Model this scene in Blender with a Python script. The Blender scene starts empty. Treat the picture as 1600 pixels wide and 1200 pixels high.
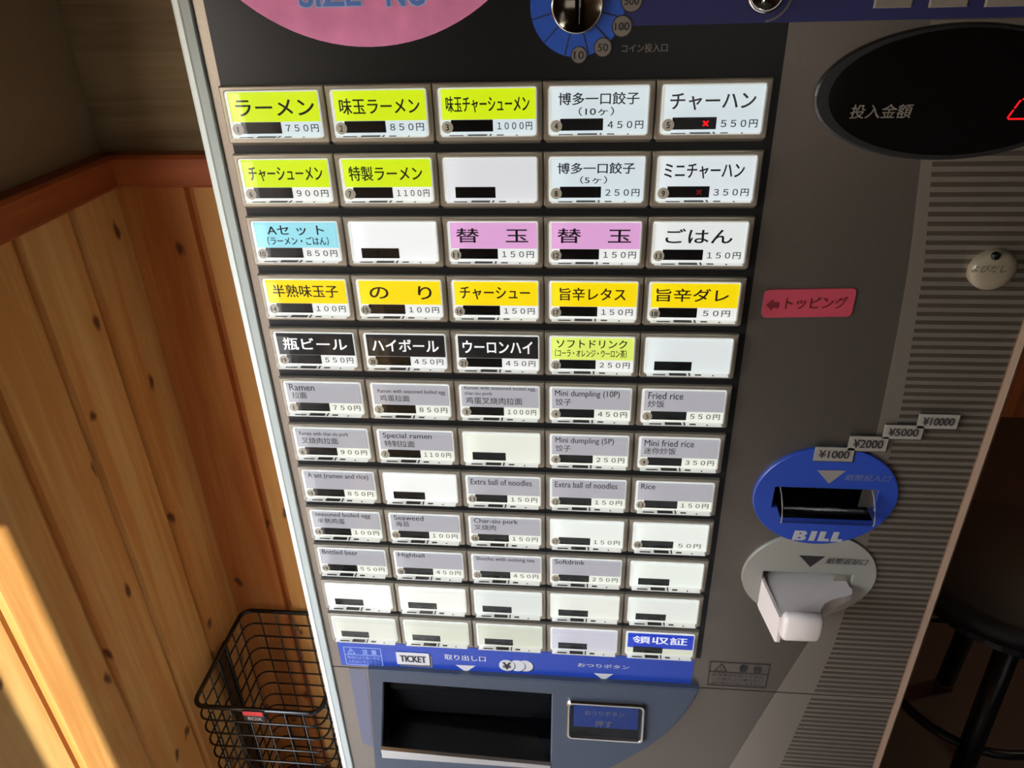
import bpy, bmesh, math, random
from mathutils import Vector, Matrix, Euler

random.seed(7)
S = 1.12            # one drawing unit of the machine front in metres
Z0 = 1.30           # height of the top edge of the first row of buttons
SC = bpy.context.scene
COL = SC.collection

# ------------------------------------------------------------------ camera
cam_d = bpy.data.cameras.new('camera')
cam = bpy.data.objects.new('camera', cam_d)
COL.objects.link(cam)
CAM_U = Vector((0.0564978505, -0.440654949, 0.0601877873))
CAM_E = Euler((1.05400210, 0.0276507641, 0.0919186430), 'XYZ')
F_PX = 1177.2376
cam.location = (CAM_U.x * S, CAM_U.y * S, Z0 + CAM_U.z * S)
cam.rotation_euler = CAM_E
cam_d.sensor_width = 36.0
cam_d.lens = F_PX / 1600 * 36.0
cam_d.clip_start = 0.01
SC.camera = cam
CAM_M = CAM_E.to_matrix()

# ------------------------------------------------------------------ light
world = bpy.data.worlds.new('sky')
SC.world = world
world.use_nodes = True
wn = world.node_tree
for n in list(wn.nodes): wn.nodes.remove(n)
wo = wn.nodes.new('ShaderNodeOutputWorld')
wb = wn.nodes.new('ShaderNodeBackground')
ws = wn.nodes.new('ShaderNodeTexSky')
ws.sky_type = 'NISHITA'
ws.sun_disc = False
ws.sun_elevation = math.radians(29)
ws.sun_rotation = math.radians(146)
wh = wn.nodes.new('ShaderNodeHueSaturation')
wh.inputs['Saturation'].default_value = 0.45
wn.links.new(ws.outputs[0], wh.inputs['Color'])
wn.links.new(wh.outputs[0], wb.inputs[0])
wb.inputs[1].default_value = 3.4
wn.links.new(wb.outputs[0], wo.inputs[0])

SUN_DIR = Vector((-0.555, 0.832, -0.55)).normalized()
sun_d = bpy.data.lights.new('sun', 'SUN')
sun_d.energy = 9.0
sun_d.angle = math.radians(0.12)
sun_d.color = (1.0, 0.99, 0.97)
sun = bpy.data.objects.new('sun', sun_d)
sun.rotation_euler = SUN_DIR.to_track_quat('-Z', 'Y').to_euler()
sun.location = (4, -6, 5)
COL.objects.link(sun)

lamp_d = bpy.data.lights.new('fill_lamp', 'POINT')  # unseen lamp added to lift the dark room at the right
lamp_d.energy = 20.0
lamp_d.color = (1.0, 0.82, 0.6)
lamp_d.shadow_soft_size = 0.12
lamp = bpy.data.objects.new('fill_lamp', lamp_d)
lamp.location = (2.2, 0.9, 2.3)
COL.objects.link(lamp)

SC.view_settings.view_transform = 'Standard'
SC.view_settings.look = 'None'
SC.view_settings.gamma = 1.0
SC.view_settings.exposure = 0.0
SC.view_settings.use_curve_mapping = False
SC.cycles.use_denoising = True
SC.cycles.max_bounces = 10
SC.cycles.diffuse_bounces = 5
SC.cycles.transparent_max_bounces = 16
SC.cycles.caustics_reflective = False
SC.cycles.caustics_refractive = False

# ------------------------------------------------------------------ helpers
def lin(c):
    out = []
    for v in c[:3]:
        v = v / 255.0
        out.append(v / 12.92 if v <= 0.04045 else ((v + 0.055) / 1.055) ** 2.4)
    return (out[0], out[1], out[2], 1.0)

def rp(px, py, k=0.0, y0=0.0):
    """pixel of the 1600x1200 photo -> point on the plane y = y0 + k*(z+0.49), drawing units"""
    d = CAM_M @ Vector(((px - 800) / F_PX, -(py - 600) / F_PX, -1.0))
    t = (y0 + k * (CAM_U.z + 0.49) - CAM_U.y) / (d.y - k * d.z)
    return CAM_U + d * t

def fp(px, py, y=0.004):
    p = rp(px, py, 0.0, y)
    return (p.x, p.z)

def W(x, y, z):
    return Vector((x * S, y * S, Z0 + z * S))

WLOC = {}
def put(o, loc, parent=None):
    WLOC[o.name] = Vector(loc)
    if parent is not None:
        o.parent = parent
        o.location = Vector(loc) - WLOC[parent.name]
    else:
        o.location = loc
    COL.objects.link(o)

def thing(name, label, cat, loc, group=None):
    o = bpy.data.objects.new(name, None)
    o.empty_display_size = 0.05
    put(o, loc)
    o['label'] = label; o['category'] = cat
    if group: o['group'] = group
    return o

def obj(name, bm, mat, parent=None, label=None, kind=None, recalc=True, smooth=False):
    """link a bmesh given in world coordinates as one mesh object, origin at its centre"""
    if recalc:
        bmesh.ops.recalc_face_normals(bm, faces=bm.faces)
    vs = [v.co for v in bm.verts]
    c = Vector([(min(v[i] for v in vs) + max(v[i] for v in vs)) / 2 for i in range(3)])
    for v in bm.verts: v.co -= c
    me = bpy.data.meshes.new(name)
    bm.to_mesh(me); bm.free()
    if smooth:
        for p in me.polygons: p.use_smooth = True
    me.materials.append(mat)
    o = bpy.data.objects.new(name, me)
    put(o, c, parent)
    if label: o['label'] = label
    if kind: o['kind'] = kind
    return o

def struct(name, bm, mat, **k):
    return obj(name, bm, mat, kind='structure', **k)

def box(bm, a, b):
    """world-space box"""
    x0, y0, z0 = a; x1, y1, z1 = b
    v = [bm.verts.new(p) for p in ((x0,y0,z0),(x1,y0,z0),(x1,y1,z0),(x0,y1,z0),(x0,y0,z1),(x1,y0,z1),(x1,y1,z1),(x0,y1,z1))]
    for f in ((0,3,2,1),(4,5,6,7),(0,1,5,4),(1,2,6,5),(2,3,7,6),(3,0,4,7)):
        bm.faces.new([v[i] for i in f])

def ubox(bm, a, b):
    box(bm, W(*a), W(*b))

def prism(bm, loops, y0, y1, inset=0.0, depth=0.0):
    """front-facing plate: loops of (x,z) in drawing units (first is the outline, others are holes),
    front at y0 (number or function of (x,z)), back at y1; the front edge may be chamfered"""
    fy = y0 if callable(y0) else (lambda x, z: y0)
    fronts = []
    for li, L in enumerate(loops):
        n = len(L)
        if inset:
            area = sum(L[i][0]*L[(i+1)%n][1]-L[(i+1)%n][0]*L[i][1] for i in range(n))
            sg = (1 if area > 0 else -1) * (1 if li == 0 else -1)
            In = []
            for i in range(n):
                p, q, r = L[i-1], L[i], L[(i+1) % n]
                d1 = Vector((q[0]-p[0], q[1]-p[1])); d2 = Vector((r[0]-q[0], r[1]-q[1]))
                if d1.length == 0 or d2.length == 0: In.append(q); continue
                d1.normalize(); d2.normalize()
                n1 = Vector((-d1.y, d1.x)) * sg; n2 = Vector((-d2.y, d2.x)) * sg
                m = n1 + n2
                m = m / max(0.3, m.dot(n1)) if m.length > 1e-6 else n1
                In.append((q[0] + m.x*inset, q[1] + m.y*inset))
        else:
            In = L
        f = [bm.verts.new(W(x, fy(x, z), z)) for x, z in In]
        rings = [f]
        if inset:
            rings.append([bm.verts.new(W(x, fy(x, z) + depth, z)) for x, z in L])
        if y1 is not None:
            rings.append([bm.verts.new(W(x, y1, z)) for x, z in L])
        for a, b in zip(rings, rings[1:]):
            for i in range(n):
                j = (i + 1) % n
                bm.faces.new((a[i], a[j], b[j], b[i]))
        fronts.append(f)
    edges = []
    for f in fronts:
        n = len(f)
        for i in range(n):
            e = bm.edges.get((f[i], f[(i+1) % n])) or bm.edges.new((f[i], f[(i+1) % n]))
            edges.append(e)
    bmesh.ops.triangle_fill(bm, use_beauty=True, use_dissolve=False, edges=edges, normal=(0, -1, 0))
    return bm

def rect(x0, z0, x1, z1):
    return [(x0, z0), (x1, z0), (x1, z1), (x0, z1)]

def rrect(x0, z0, x1, z1, r, n=4):
    z0, z1 = min(z0, z1), max(z0, z1)
    out = []
    for cx, cz, a0 in ((x1-r, z1-r, 0), (x0+r, z1-r, 90), (x0+r, z0+r, 180), (x1-r, z0+r, 270)):
        for i in range(n + 1):
            a = math.radians(a0 + 90 * i / n)
            out.append((cx + r*math.cos(a), cz + r*math.sin(a)))
    return out

def ell(cx, cz, a, b, n=48, a0=0, a1=360):
    full = abs(a1 - a0) >= 359.9
    m = n if full else n + 1
    return [(cx + a*math.cos(math.radians(a0 + (a1-a0)*i/n)), cz + b*math.sin(math.radians(a0 + (a1-a0)*i/n))) for i in range(m)]

def pxl(pts, y=0.004):
    return [fp(px, py, y) for px, py in pts]

def tube(bm, pts, r, closed=False, n=6):
    pts = [Vector(p) for p in pts]
    m = len(pts)
    rings = []
    up = None
    for i in range(m):
        if closed: t = pts[(i+1) % m] - pts[i-1]
        else: t = pts[min(i+1, m-1)] - pts[max(i-1, 0)]
        t.normalize()
        ref = Vector((0, 0, 1)) if abs(t.z) < 0.9 else Vector((0, 1, 0))
        a = t.cross(ref).normalized(); b = t.cross(a).normalized()
        rings.append([bm.verts.new(pts[i] + (a*math.cos(2*math.pi*k/n) + b*math.sin(2*math.pi*k/n))*r) for k in range(n)])
    for i in range(m if closed else m - 1):
        A, B = rings[i], rings[(i+1) % m]
        for k in range(n):
            bm.faces.new((A[k], A[(k+1) % n], B[(k+1) % n], B[k]))
    if not closed:
        bm.faces.new(rings[0]); bm.faces.new(list(reversed(rings[-1])))

def lathe(bm, cx, cy, prof, n=40):
    """prof: list of (r, z) world; vertical axis"""
    rings = []
    for r, z in prof:
        if r < 1e-6: rings.append([bm.verts.new((cx, cy, z))])
        else: rings.append([bm.verts.new((cx + r*math.cos(2*math.pi*k/n), cy + r*math.sin(2*math.pi*k/n), z)) for k in range(n)])
    for A, B in zip(rings, rings[1:]):
        for k in range(n):
            j = (k+1) % n
            q = [A[k % len(A)], A[j % len(A)], B[j % len(B)], B[k % len(B)]]
            u = []
            for v in q:
                if v not in u: u.append(v)
            if len(u) >= 3: bm.faces.new(u)

def dome(bm, cx, cz, a, b, y_base, prof, n=40, tilt=0.0):
    """front-facing turned shape on the machine: prof = list of (radius factor, y) drawing units"""
    ct, st = math.cos(tilt), math.sin(tilt)
    rings = []
    for f, y in prof:
        if f < 1e-6: rings.append([bm.verts.new(W(cx, y, cz))]); continue
        R = []
        for k in range(n):
            u, v = a*f*math.cos(2*math.pi*k/n), b*f*math.sin(2*math.pi*k/n)
            R.append(bm.verts.new(W(cx + u*ct - v*st, y, cz + u*st + v*ct)))
        rings.append(R)
    for A, B in zip(rings, rings[1:]):
        for k in range(n):
            j = (k+1) % n
            u = []
            for v in (A[k % len(A)], A[j % len(A)], B[j % len(B)], B[k % len(B)]):
                if v not in u: u.append(v)
            if len(u) >= 3: bm.faces.new(u)

_tc = {}
def text_tris(body, bold, res=3):
    key = (body, bold)
    if key in _tc: return _tc[key]
    c = bpy.data.curves.new('lettering', 'FONT')
    c.body = body; c.size = 1; c.resolution_u = res; c.offset = bold
    c.fill_mode = 'FRONT'
    o = bpy.data.objects.new('lettering', c)
    COL.objects.link(o)
    dg = bpy.context.evaluated_depsgraph_get(); dg.update()
    me = bpy.data.meshes.new_from_object(o.evaluated_get(dg))
    vs = [(v.co.x, v.co.y) for v in me.vertices]
    fs = [tuple(p.vertices) for p in me.polygons]
    bpy.data.objects.remove(o); bpy.data.curves.remove(c); bpy.data.meshes.remove(me)
    _tc[key] = (vs, fs)
    return vs, fs

def text_bm(bm, body, x0, zt, x1, zb, y, bold=0.0, shear=0.0, skew=0.0, yf=None):
    """flat lettering fitted to the box x0..x1, zb..zt on the front plane; skew lifts the right end"""
    vs, fs = text_tris(body, 0.0)
    ax = min(v[0] for v in vs); bx = max(v[0] for v in vs)
    ay = min(v[1] for v in vs); by = max(v[1] for v in vs)
    em = (zt-zb)/max(1e-6, by-ay)
    shifts = ((0, 0),) if bold <= 0 else ((-bold, -bold*0.6), (bold, -bold*0.6), (-bold, bold*0.6), (bold, bold*0.6))
    for k, (du, dv) in enumerate(shifts):       # heavier strokes: shifted copies of the glyphs
        nv = []
        for vx, vy in vs:
            s = (vx-ax)/(bx-ax); t = (vy-ay)/max(1e-6, by-ay)
            x = x0 + s*(x1-x0) + shear*t*(zt-zb) + du*em; z = zb + t*(zt-zb) + skew*s + dv*em
            yy = (yf(x, z) if yf else y) - 0.00002*k
            nv.append(bm.verts.new(W(x, yy, z)))
        for f in fs:
            try: bm.faces.new([nv[i] for i in f])
            except ValueError: pass

def lettering(name, items, mat, parent, label=None):
    """items: list of (body, x0, ztop, x1, zbottom, y, kwargs)"""
    bm = bmesh.new()
    for it in items:
        kw = it[6] if len(it) > 6 else {}
        text_bm(bm, *it[:6], **kw)
    for f in bm.faces:
        f.normal_update()
        if f.normal.y > 0: f.normal_flip()
    return obj(name, bm, mat, parent, label, recalc=False)

# ------------------------------------------------------------------ materials
def mat(name, col, rough=0.5, metal=0.0, emis=None, es=1.0, spec=0.5, coat=0.0):
    m = bpy.data.materials.new(name); m.use_nodes = True
    b = m.node_tree.nodes['Principled BSDF']
    b.inputs['Base Color'].default_value = lin(col)
    b.inputs['Roughness'].default_value = rough
    b.inputs['Metallic'].default_value = metal
    b.inputs['Specular IOR Level'].default_value = spec
    b.inputs['Coat Weight'].default_value = coat
    b.inputs['Coat Roughness'].default_value = 0.05
    if emis is not None:
        b.inputs['Emission Color'].default_value = lin(emis)
        b.inputs['Emission Strength'].default_value = es
    return m

def noisy(m, scale=200, amount=0.12, bump=0.0, stretch=(1, 1, 1)):
    """fine mottling of the base colour (and relief) from a noise in object space"""
    nt = m.node_tree; b = nt.nodes['Principled BSDF']
    tc = nt.nodes.new('ShaderNodeTexCoord'); mp = nt.nodes.new('ShaderNodeMapping')
    mp.inputs['Scale'].default_value = stretch
    nz = nt.nodes.new('ShaderNodeTexNoise'); nz.inputs['Scale'].default_value = scale; nz.inputs['Detail'].default_value = 4
    nt.links.new(tc.outputs['Object'], mp.inputs['Vector']); nt.links.new(mp.outputs[0], nz.inputs['Vector'])
    mx = nt.nodes.new('ShaderNodeMix'); mx.data_type = 'RGBA'; mx.blend_type = 'MULTIPLY'
    mx.inputs['Factor'].default_value = 1.0
    base = b.inputs['Base Color'].default_value[:]
    rmp = nt.nodes.new('ShaderNodeMapRange')
    rmp.inputs['From Min'].default_value = 0.3; rmp.inputs['From Max'].default_value = 0.7
    rmp.inputs['To Min'].default_value = 1 - amount; rmp.inputs['To Max'].default_value = 1 + amount
    nt.links.new(nz.outputs['Fac'], rmp.inputs['Value'])
    mx.inputs[6].default_value = base
    nt.links.new(rmp.outputs[0], mx.inputs[7])
    nt.links.new(mx.outputs[2], b.inputs['Base Color'])
    if bump:
        bp = nt.nodes.new('ShaderNodeBump'); bp.inputs['Strength'].default_value = bump; bp.inputs['Distance'].default_value = 0.001
        nt.links.new(nz.outputs['Fac'], bp.inputs['Height']); nt.links.new(bp.outputs[0], b.inputs['Normal'])
    return m

def wood(name, light, dark, knot, rough=0.45, along='z', knots=True):
    m = bpy.data.materials.new(name); m.use_nodes = True
    nt = m.node_tree; L = nt.links.new; N = nt.nodes.new
    b = nt.nodes['Principled BSDF']; b.inputs['Roughness'].default_value = rough
    b.inputs['Specular IOR Level'].default_value = 0.35
    geo = N('ShaderNodeNewGeometry'); oi = N('ShaderNodeObjectInfo')
    mul = N('ShaderNodeMath'); mul.operation = 'MULTIPLY'; mul.inputs[1].default_value = 37.0
    L(oi.outputs['Random'], mul.inputs[0])
    add = N('ShaderNodeVectorMath'); add.operation = 'ADD'
    L(geo.outputs['Position'], add.inputs[0]); L(mul.outputs[0], add.inputs[1])
    k = 0.06
    mp = N('ShaderNodeMapping'); mp.inputs['Scale'].default_value = (1, 1, k) if along == 'z' else ((k, 1, 1) if along == 'x' else (1, k, 1))
    L(add.outputs[0], mp.inputs['Vector'])
    n1 = N('ShaderNodeTexNoise'); n1.inputs['Scale'].default_value = 28; n1.inputs['Detail'].default_value = 5; n1.inputs['Distortion'].default_value = 0.8
    L(mp.outputs[0], n1.inputs['Vector'])
    n2 = N('ShaderNodeTexNoise'); n2.inputs['Scale'].default_value = 160; n2.inputs['Detail'].default_value = 3
    L(mp.outputs[0], n2.inputs['Vector'])
    sm = N('ShaderNodeMath'); sm.operation = 'MULTIPLY_ADD'; sm.inputs[1].default_value = 0.35
    L(n2.outputs['Fac'], sm.inputs[0]); L(n1.outputs['Fac'], sm.inputs[2])
    r2 = N('ShaderNodeMath'); r2.operation = 'MULTIPLY_ADD'; r2.inputs[1].default_value = 0.30
    L(oi.outputs['Random'], r2.inputs[0]); L(sm.outputs[0], r2.inputs[2])
    cr = N('ShaderNodeValToRGB')
    cr.color_ramp.elements[0].position = 0.66; cr.color_ramp.elements[0].color = lin(light)
    cr.color_ramp.elements[1].position = 1.0; cr.color_ramp.elements[1].color = lin(dark)
    L(r2.outputs[0], cr.inputs['Fac'])
    out = cr.outputs['Color']
    if knots:
        sx_ = N('ShaderNodeSeparateXYZ'); L(add.outputs[0], sx_.inputs[0])
        sw = N('ShaderNodeMath'); sw.operation = 'ADD'; L(sx_.outputs[0], sw.inputs[0]); L(sx_.outputs[1], sw.inputs[1])
        sz = N('ShaderNodeMath'); sz.operation = 'MULTIPLY'; sz.inputs[1].default_value = 0.62; L(sx_.outputs[2], sz.inputs[0])
        mk = N('ShaderNodeCombineXYZ'); L(sw.outputs[0], mk.inputs[0]); L(sz.outputs[0], mk.inputs[1])
        vo = N('ShaderNodeTexVoronoi'); vo.voronoi_dimensions = '2D'; vo.inputs['Scale'].default_value = 8.5; vo.inputs['Randomness'].default_value = 1.0
        nd = N('ShaderNodeTexNoise'); nd.inputs['Scale'].default_value = 40
        L(mk.outputs[0], nd.inputs['Vector'])
        dm = N('ShaderNodeMix'); dm.data_type = 'RGBA'; dm.blend_type = 'LINEAR_LIGHT'; dm.inputs['Factor'].default_value = 0.010
        L(mk.outputs[0], dm.inputs[6]); L(nd.outputs['Color'], dm.inputs[7])
        L(dm.outputs[2], vo.inputs['Vector'])
        mr = N('ShaderNodeMapRange'); mr.inputs['From Min'].default_value = 0.025; mr.inputs['From Max'].default_value = 0.062
        mr.inputs['To Min'].default_value = 0.95; mr.inputs['To Max'].default_value = 0.0; mr.clamp = True
        L(vo.outputs['Distance'], mr.inputs['Value'])
        ha = N('ShaderNodeMapRange'); ha.inputs['From Min'].default_value = 0.05; ha.inputs['From Max'].default_value = 0.20
        ha.inputs['To Min'].default_value = 0.35; ha.inputs['To Max'].default_value = 0.0
        L(vo.outputs['Distance'], ha.inputs['Value'])
        mx0 = N('ShaderNodeMix'); mx0.data_type = 'RGBA'
        L(ha.outputs[0], mx0.inputs['Factor']); L(out, mx0.inputs[6]); mx0.inputs[7].default_value = lin(dark)
        mx = N('ShaderNodeMix'); mx.data_type = 'RGBA'
        L(mr.outputs[0], mx.inputs['Factor']); L(mx0.outputs[2], mx.inputs[6]); mx.inputs[7].default_value = lin(knot)
        out = mx.outputs[2]
    L(out, b.inputs['Base Color'])
    bp = N('ShaderNodeBump'); bp.inputs['Strength'].default_value = 0.12; bp.inputs['Distance'].default_value = 0.001
    L(sm.outputs[0], bp.inputs['Height']); L(bp.outputs[0], b.inputs['Normal'])
    return m

def clear(name, tint=(1, 1, 1), rough=0.02, refl=1.0):
    m = bpy.data.materials.new(name); m.use_nodes = True
    nt = m.node_tree
    for n in list(nt.nodes): nt.nodes.remove(n)
    N = nt.nodes.new; L = nt.links.new
    o = N('ShaderNodeOutputMaterial'); t = N('ShaderNodeBsdfTransparent'); g = N('ShaderNodeBsdfGlossy')
    t.inputs[0].default_value = (*tint, 1); g.inputs['Roughness'].default_value = rough
    f = N('ShaderNodeFresnel'); f.inputs['IOR'].default_value = 1.49
    ml = N('ShaderNodeMath'); ml.operation = 'MULTIPLY'; ml.inputs[1].default_value = refl
    mx = N('ShaderNodeMixShader')
    L(f.outputs[0], ml.inputs[0]); L(ml.outputs[0], mx.inputs[0]); L(t.outputs[0], mx.inputs[1]); L(g.outputs[0], mx.inputs[2])
    L(mx.outputs[0], o.inputs[0])
    return m

M = {}
M['pine'] = wood('pine boards', (222, 178, 108), (202, 140, 72), (92, 46, 22))
M['pine_red'] = wood('orange pine boards', (196, 130, 64), (172, 96, 40), (84, 40, 20))
M['rail'] = wood('stained rail', (178, 92, 44), (146, 66, 30), (70, 30, 14), 0.4, 'x', False)
M['rail_y'] = wood('stained rail along the side wall', (178, 92, 44), (146, 66, 30), (70, 30, 14), 0.4, 'y', False)
M['plaster'] = noisy(mat('brown wall covering', (150, 126, 92), 0.85), 9, 0.10, 0.1)
M['grainwall'] = wood('wall covering with horizontal grain', (158, 132, 94), (120, 92, 60), (60, 40, 20), 0.8, 'x', False)
M['ceiling'] = mat('ceiling', (95, 80, 60), 0.9)
M['floor_dark'] = noisy(mat('dark floor', (58, 40, 28), 0.5), 12, 0.15)
M['added_fence'] = mat('brown fence', (130, 84, 46), 0.8)
M['floor'] = noisy(mat('floor', (208, 203, 195), 0.45), 12, 0.15)
M['redwood'] = wood('red brown back wall', (200, 112, 66), (150, 76, 44), (40, 20, 10), 0.5, 'z', False)
M['darkroom'] = mat('dark room wall', (70, 58, 46), 0.9)
M['pavement'] = noisy(mat('pavement', (206, 198, 186), 0.9), 4, 0.1)
M['opposite'] = noisy(mat('unseen sky-blocking house', (120, 112, 104), 0.9), 3, 0.1)
M['silver'] = noisy(mat('silver paint', (134, 124, 113), 0.34, 0.85), 900, 0.06)
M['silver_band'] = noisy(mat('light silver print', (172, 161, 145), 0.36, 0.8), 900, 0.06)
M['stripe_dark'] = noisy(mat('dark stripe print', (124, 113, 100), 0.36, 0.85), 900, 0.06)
M['smoke'] = mat('black panel', (26, 26, 26), 0.32, 0.0, spec=0.3)
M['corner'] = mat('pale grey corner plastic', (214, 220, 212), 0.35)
M['corner_browned'] = mat('corner plastic tinted by brownish light', (112, 86, 64), 0.45)  # pale trim with the brownish light on it mixed into the colour
M['cabinet'] = mat('cabinet sheet steel', (150, 150, 148), 0.5)
M['bezel'] = mat('champagne bezel paint', (166, 155, 138), 0.34, 0.55)
M['black'] = mat('black print', (14, 14, 15), 0.5)
M['led'] = mat('dark display window', (14, 13, 16), 0.25)
M['rim'] = mat('lit acrylic edge', (225, 226, 222), 0.25, emis=(212, 213, 208), es=0.62)
M['slot'] = mat('dark latch', (48, 42, 36), 0.4)
M['lens'] = clear('clear acrylic', (0.985, 0.985, 0.985), 0.02, 1.0)
M['lens_wall'] = clear('clear acrylic wall', (0.93, 0.94, 0.94), 0.1, 0.12)
M['badge'] = mat('grey badge print', (150, 140, 124), 0.5, emis=(150, 140, 122), es=0.55)
M['ink'] = mat('dark ink', (16, 16, 18), 0.6)
M['ink_grey'] = mat('grey ink', (42, 41, 43), 0.6)
M['ink_white'] = mat('white lettering on lit card', (235, 235, 235), 0.6, emis=(240, 240, 240), es=0.95)
M['white_print'] = mat('white print', (208, 206, 204), 0.5)
M['grey_print'] = mat('grey print', (128, 120, 110), 0.5)
M['dim_print'] = mat('dim grey print', (120, 112, 104), 0.5)
M['bill_print'] = mat('silver grey print', (158, 156, 154), 0.5)
M['haze_print'] = mat('hazy blue grey print', (112, 112, 136), 0.5)
M['pale_blue_print'] = mat('pale blue print', (150, 176, 226), 0.5)
M['dark_print'] = mat('dark print', (40, 36, 36), 0.5)
M['blue'] = mat('blue print', (36, 66, 164), 0.3)
M['card_blue'] = mat('blue button card', (62, 108, 224), 0.4)
M['deep_blue'] = mat('deep blue print', (42, 46, 100), 0.4)
M['inlet_blue'] = mat('blue inlet plastic', (40, 66, 150), 0.35)
M['ring_blue'] = mat('coin ring blue', (44, 92, 196), 0.35)
M['chrome'] = mat('chrome', (210, 208, 204), 0.12, 1.0)
M['coin_mirror'] = mat('polished coin plate', (120, 112, 100), 0.12, 1.0)
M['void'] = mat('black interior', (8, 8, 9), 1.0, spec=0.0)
M['slate'] = noisy(mat('slate grey tray surround', (70, 76, 88), 0.42), 700, 0.08)
M['purple_grey'] = mat('purple grey strip', (96, 94, 112), 0.3)
M['flap'] = mat('smoked flap', (16, 16, 18), 0.2, spec=0.3)
M['steel'] = mat('steel lip', (200, 196, 190), 0.2, 1.0)
M['grey_plastic'] = mat('grey plastic', (140, 135, 124), 0.4)
M['white_plastic'] = mat('white plastic', (216, 202, 192), 0.3)
M['plate'] = mat('price plate', (138, 131, 120), 0.5)
M['plate_edge'] = mat('price plate edge', (62, 58, 54), 0.5)
M['knob'] = mat('pearl call button', (134, 122, 102), 0.25)
M['display'] = mat('black display glass', (9, 9, 10), 0.08)
M['display_ring'] = mat('display surround', (34, 33, 33), 0.35)
M['red_led'] = mat('red led', (120, 5, 5), 0.5, emis=(255, 22, 30), es=1.0)
M['red_led_dim'] = mat('dim red led', (40, 4, 4), 0.5, emis=(110, 14, 18), es=0.8)
M['wire'] = mat('black coated wire', (18, 16, 15), 0.2)
M['red_tag'] = mat('red tag print', (205, 60, 62), 0.5)
M['tag_grey'] = mat('tag print grey', (170, 166, 160), 0.5)
M['vinyl'] = mat('black vinyl', (20, 18, 18), 0.5)
M['stool_metal'] = mat('dark stool steel', (34, 32, 32), 0.35, 0.6)
M['foot'] = mat('brown foot cap', (96, 72, 50), 0.6)
M['pink_paper'] = noisy(mat('pink paper', (238, 142, 188), 0.7), 60, 0.10, 0.05)
M['poster_blue'] = mat('blue poster print', (92, 130, 205), 0.6)
M['poster_pale'] = mat('pale blue poster print', (170, 196, 230), 0.6)
M['sticker_pink'] = noisy(mat('pink magnet sheet', (176, 62, 78), 0.45), 300, 0.05)
M['sticker_red'] = mat('red print', (104, 20, 26), 0.5)
M['clearguide'] = clear('clear guide acrylic', (0.72, 0.73, 0.76), 0.12, 0.3)
M['window_frame'] = mat('dark window frame', (60, 54, 48), 0.4, 0.5)
_cm = {}
def card_mat(c, k=0.93):
    key = (tuple(c), k)
    if key not in _cm:
        _cm[key] = mat('backlit card', c, 0.55, emis=c, es=k)
        b = _cm[key].node_tree.nodes['Principled BSDF']
        b.inputs['Base Color'].default_value = [v * 0.35 for v in lin(c)[:3]] + [1]
    return _cm[key]

# ------------------------------------------------------------------ the room
XL = -0.484; YB = 0.336; YF = -2.25; XR = 3.0; YD = 1.75; ZC = 2.55; XP = 0.43
RT = Z0 - 0.116; RB = Z0 - 0.152          # chair rail top and bottom
bm = bmesh.new(); box(bm, (XP, YF-0.12, -0.08), (XR+0.1, YD+0.1, 0.0)); struct('floor', bm, M['floor_dark'])
bm = bmesh.new(); box(bm, (XL-0.1, YF-0.12, -0.08), (XP, YD+0.1, 0.0)); struct('floor_entrance', bm, M['floor'])
bm = bmesh.new(); box(bm, (XL-0.1, YF-0.12, ZC), (XR+0.1, YD+0.1, ZC+0.08)); struct('ceiling', bm, M['ceiling'])
VY0, VY1, VZ1 = -0.95, -0.13, Z0 + 0.12      # glass door opening of the left wall
bm = bmesh.new()
box(bm, (XL-0.1, YF-0.12, 0.0), (XL-0.012, VY0, ZC)); box(bm, (XL-0.1, VY1, 0.0), (XL-0.012, YD+0.1, ZC))
box(bm, (XL-0.1, VY0, VZ1), (XL-0.012, VY1, ZC))
wall_left = struct('wall_left', bm, M['plaster'])
bm = bmesh.new(); t = 0.04
box(bm, (XL-0.08, VY0, 0.0), (XL-0.03, VY0+t, VZ1)); box(bm, (XL-0.08, VY1-t, 0.0), (XL-0.03, VY1, VZ1))
box(bm, (XL-0.08, VY0+t, 0.0), (XL-0.03, VY1-t, 0.06)); box(bm, (XL-0.08, VY0+t, VZ1-t), (XL-0.03, VY1-t, VZ1))
struct('door_1', bm, M['window_frame'])
bm = bmesh.new(); box(bm, (XL-0.012, YB+0.012, 0.0), (XP, YB+0.14, ZC)); wall_back = struct('wall_back', bm, M['grainwall'])
bm = bmesh.new(); box(bm, (XL-0.012, YD, 0.0), (XR, YD+0.1, ZC)); struct('wall_far', bm, M['redwood'])
bm = bmesh.new(); box(bm, (XR, YF-0.12, 0.0), (XR+0.1, YD+0.1, ZC)); struct('wall_right', bm, M['darkroom'])
# front wall with unseen openings shaped to cast the sun strip and patch
WX0, WX1, WZ0, WZ1 = 0.88, 1.123, Z0 + 0.30, Z0 + 1.20
bm = bmesh.new()
LX0, LX1, LZ0, LZ1 = 0.10, 0.84, Z0 - 0.40, Z0 + 0.02      # low opening added so sun on floor and ground bounces light back
box(bm, (XL-0.012, YF-0.12, 0), (LX0, YF, ZC)); box(bm, (LX1, YF-0.12, 0), (WX0, YF, ZC)); box(bm, (WX1, YF-0.12, 0), (XR, YF, ZC))
box(bm, (WX0, YF-0.12, 0), (WX1, YF, WZ0)); box(bm, (WX0, YF-0.12, WZ1), (WX1, YF, ZC))
box(bm, (LX0, YF-0.12, 0), (LX1, YF, LZ0)); box(bm, (LX0, YF-0.12, LZ1), (LX1, YF, ZC))
struct('wall_front', bm, M['darkroom'])
bm = bmesh.new()
t = 0.035
box(bm, (WX0, YF-0.09, WZ0), (WX0+t, YF-0.04, WZ1)); box(bm, (WX1-t, YF-0.09, WZ0), (WX1, YF-0.04, WZ1))
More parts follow.
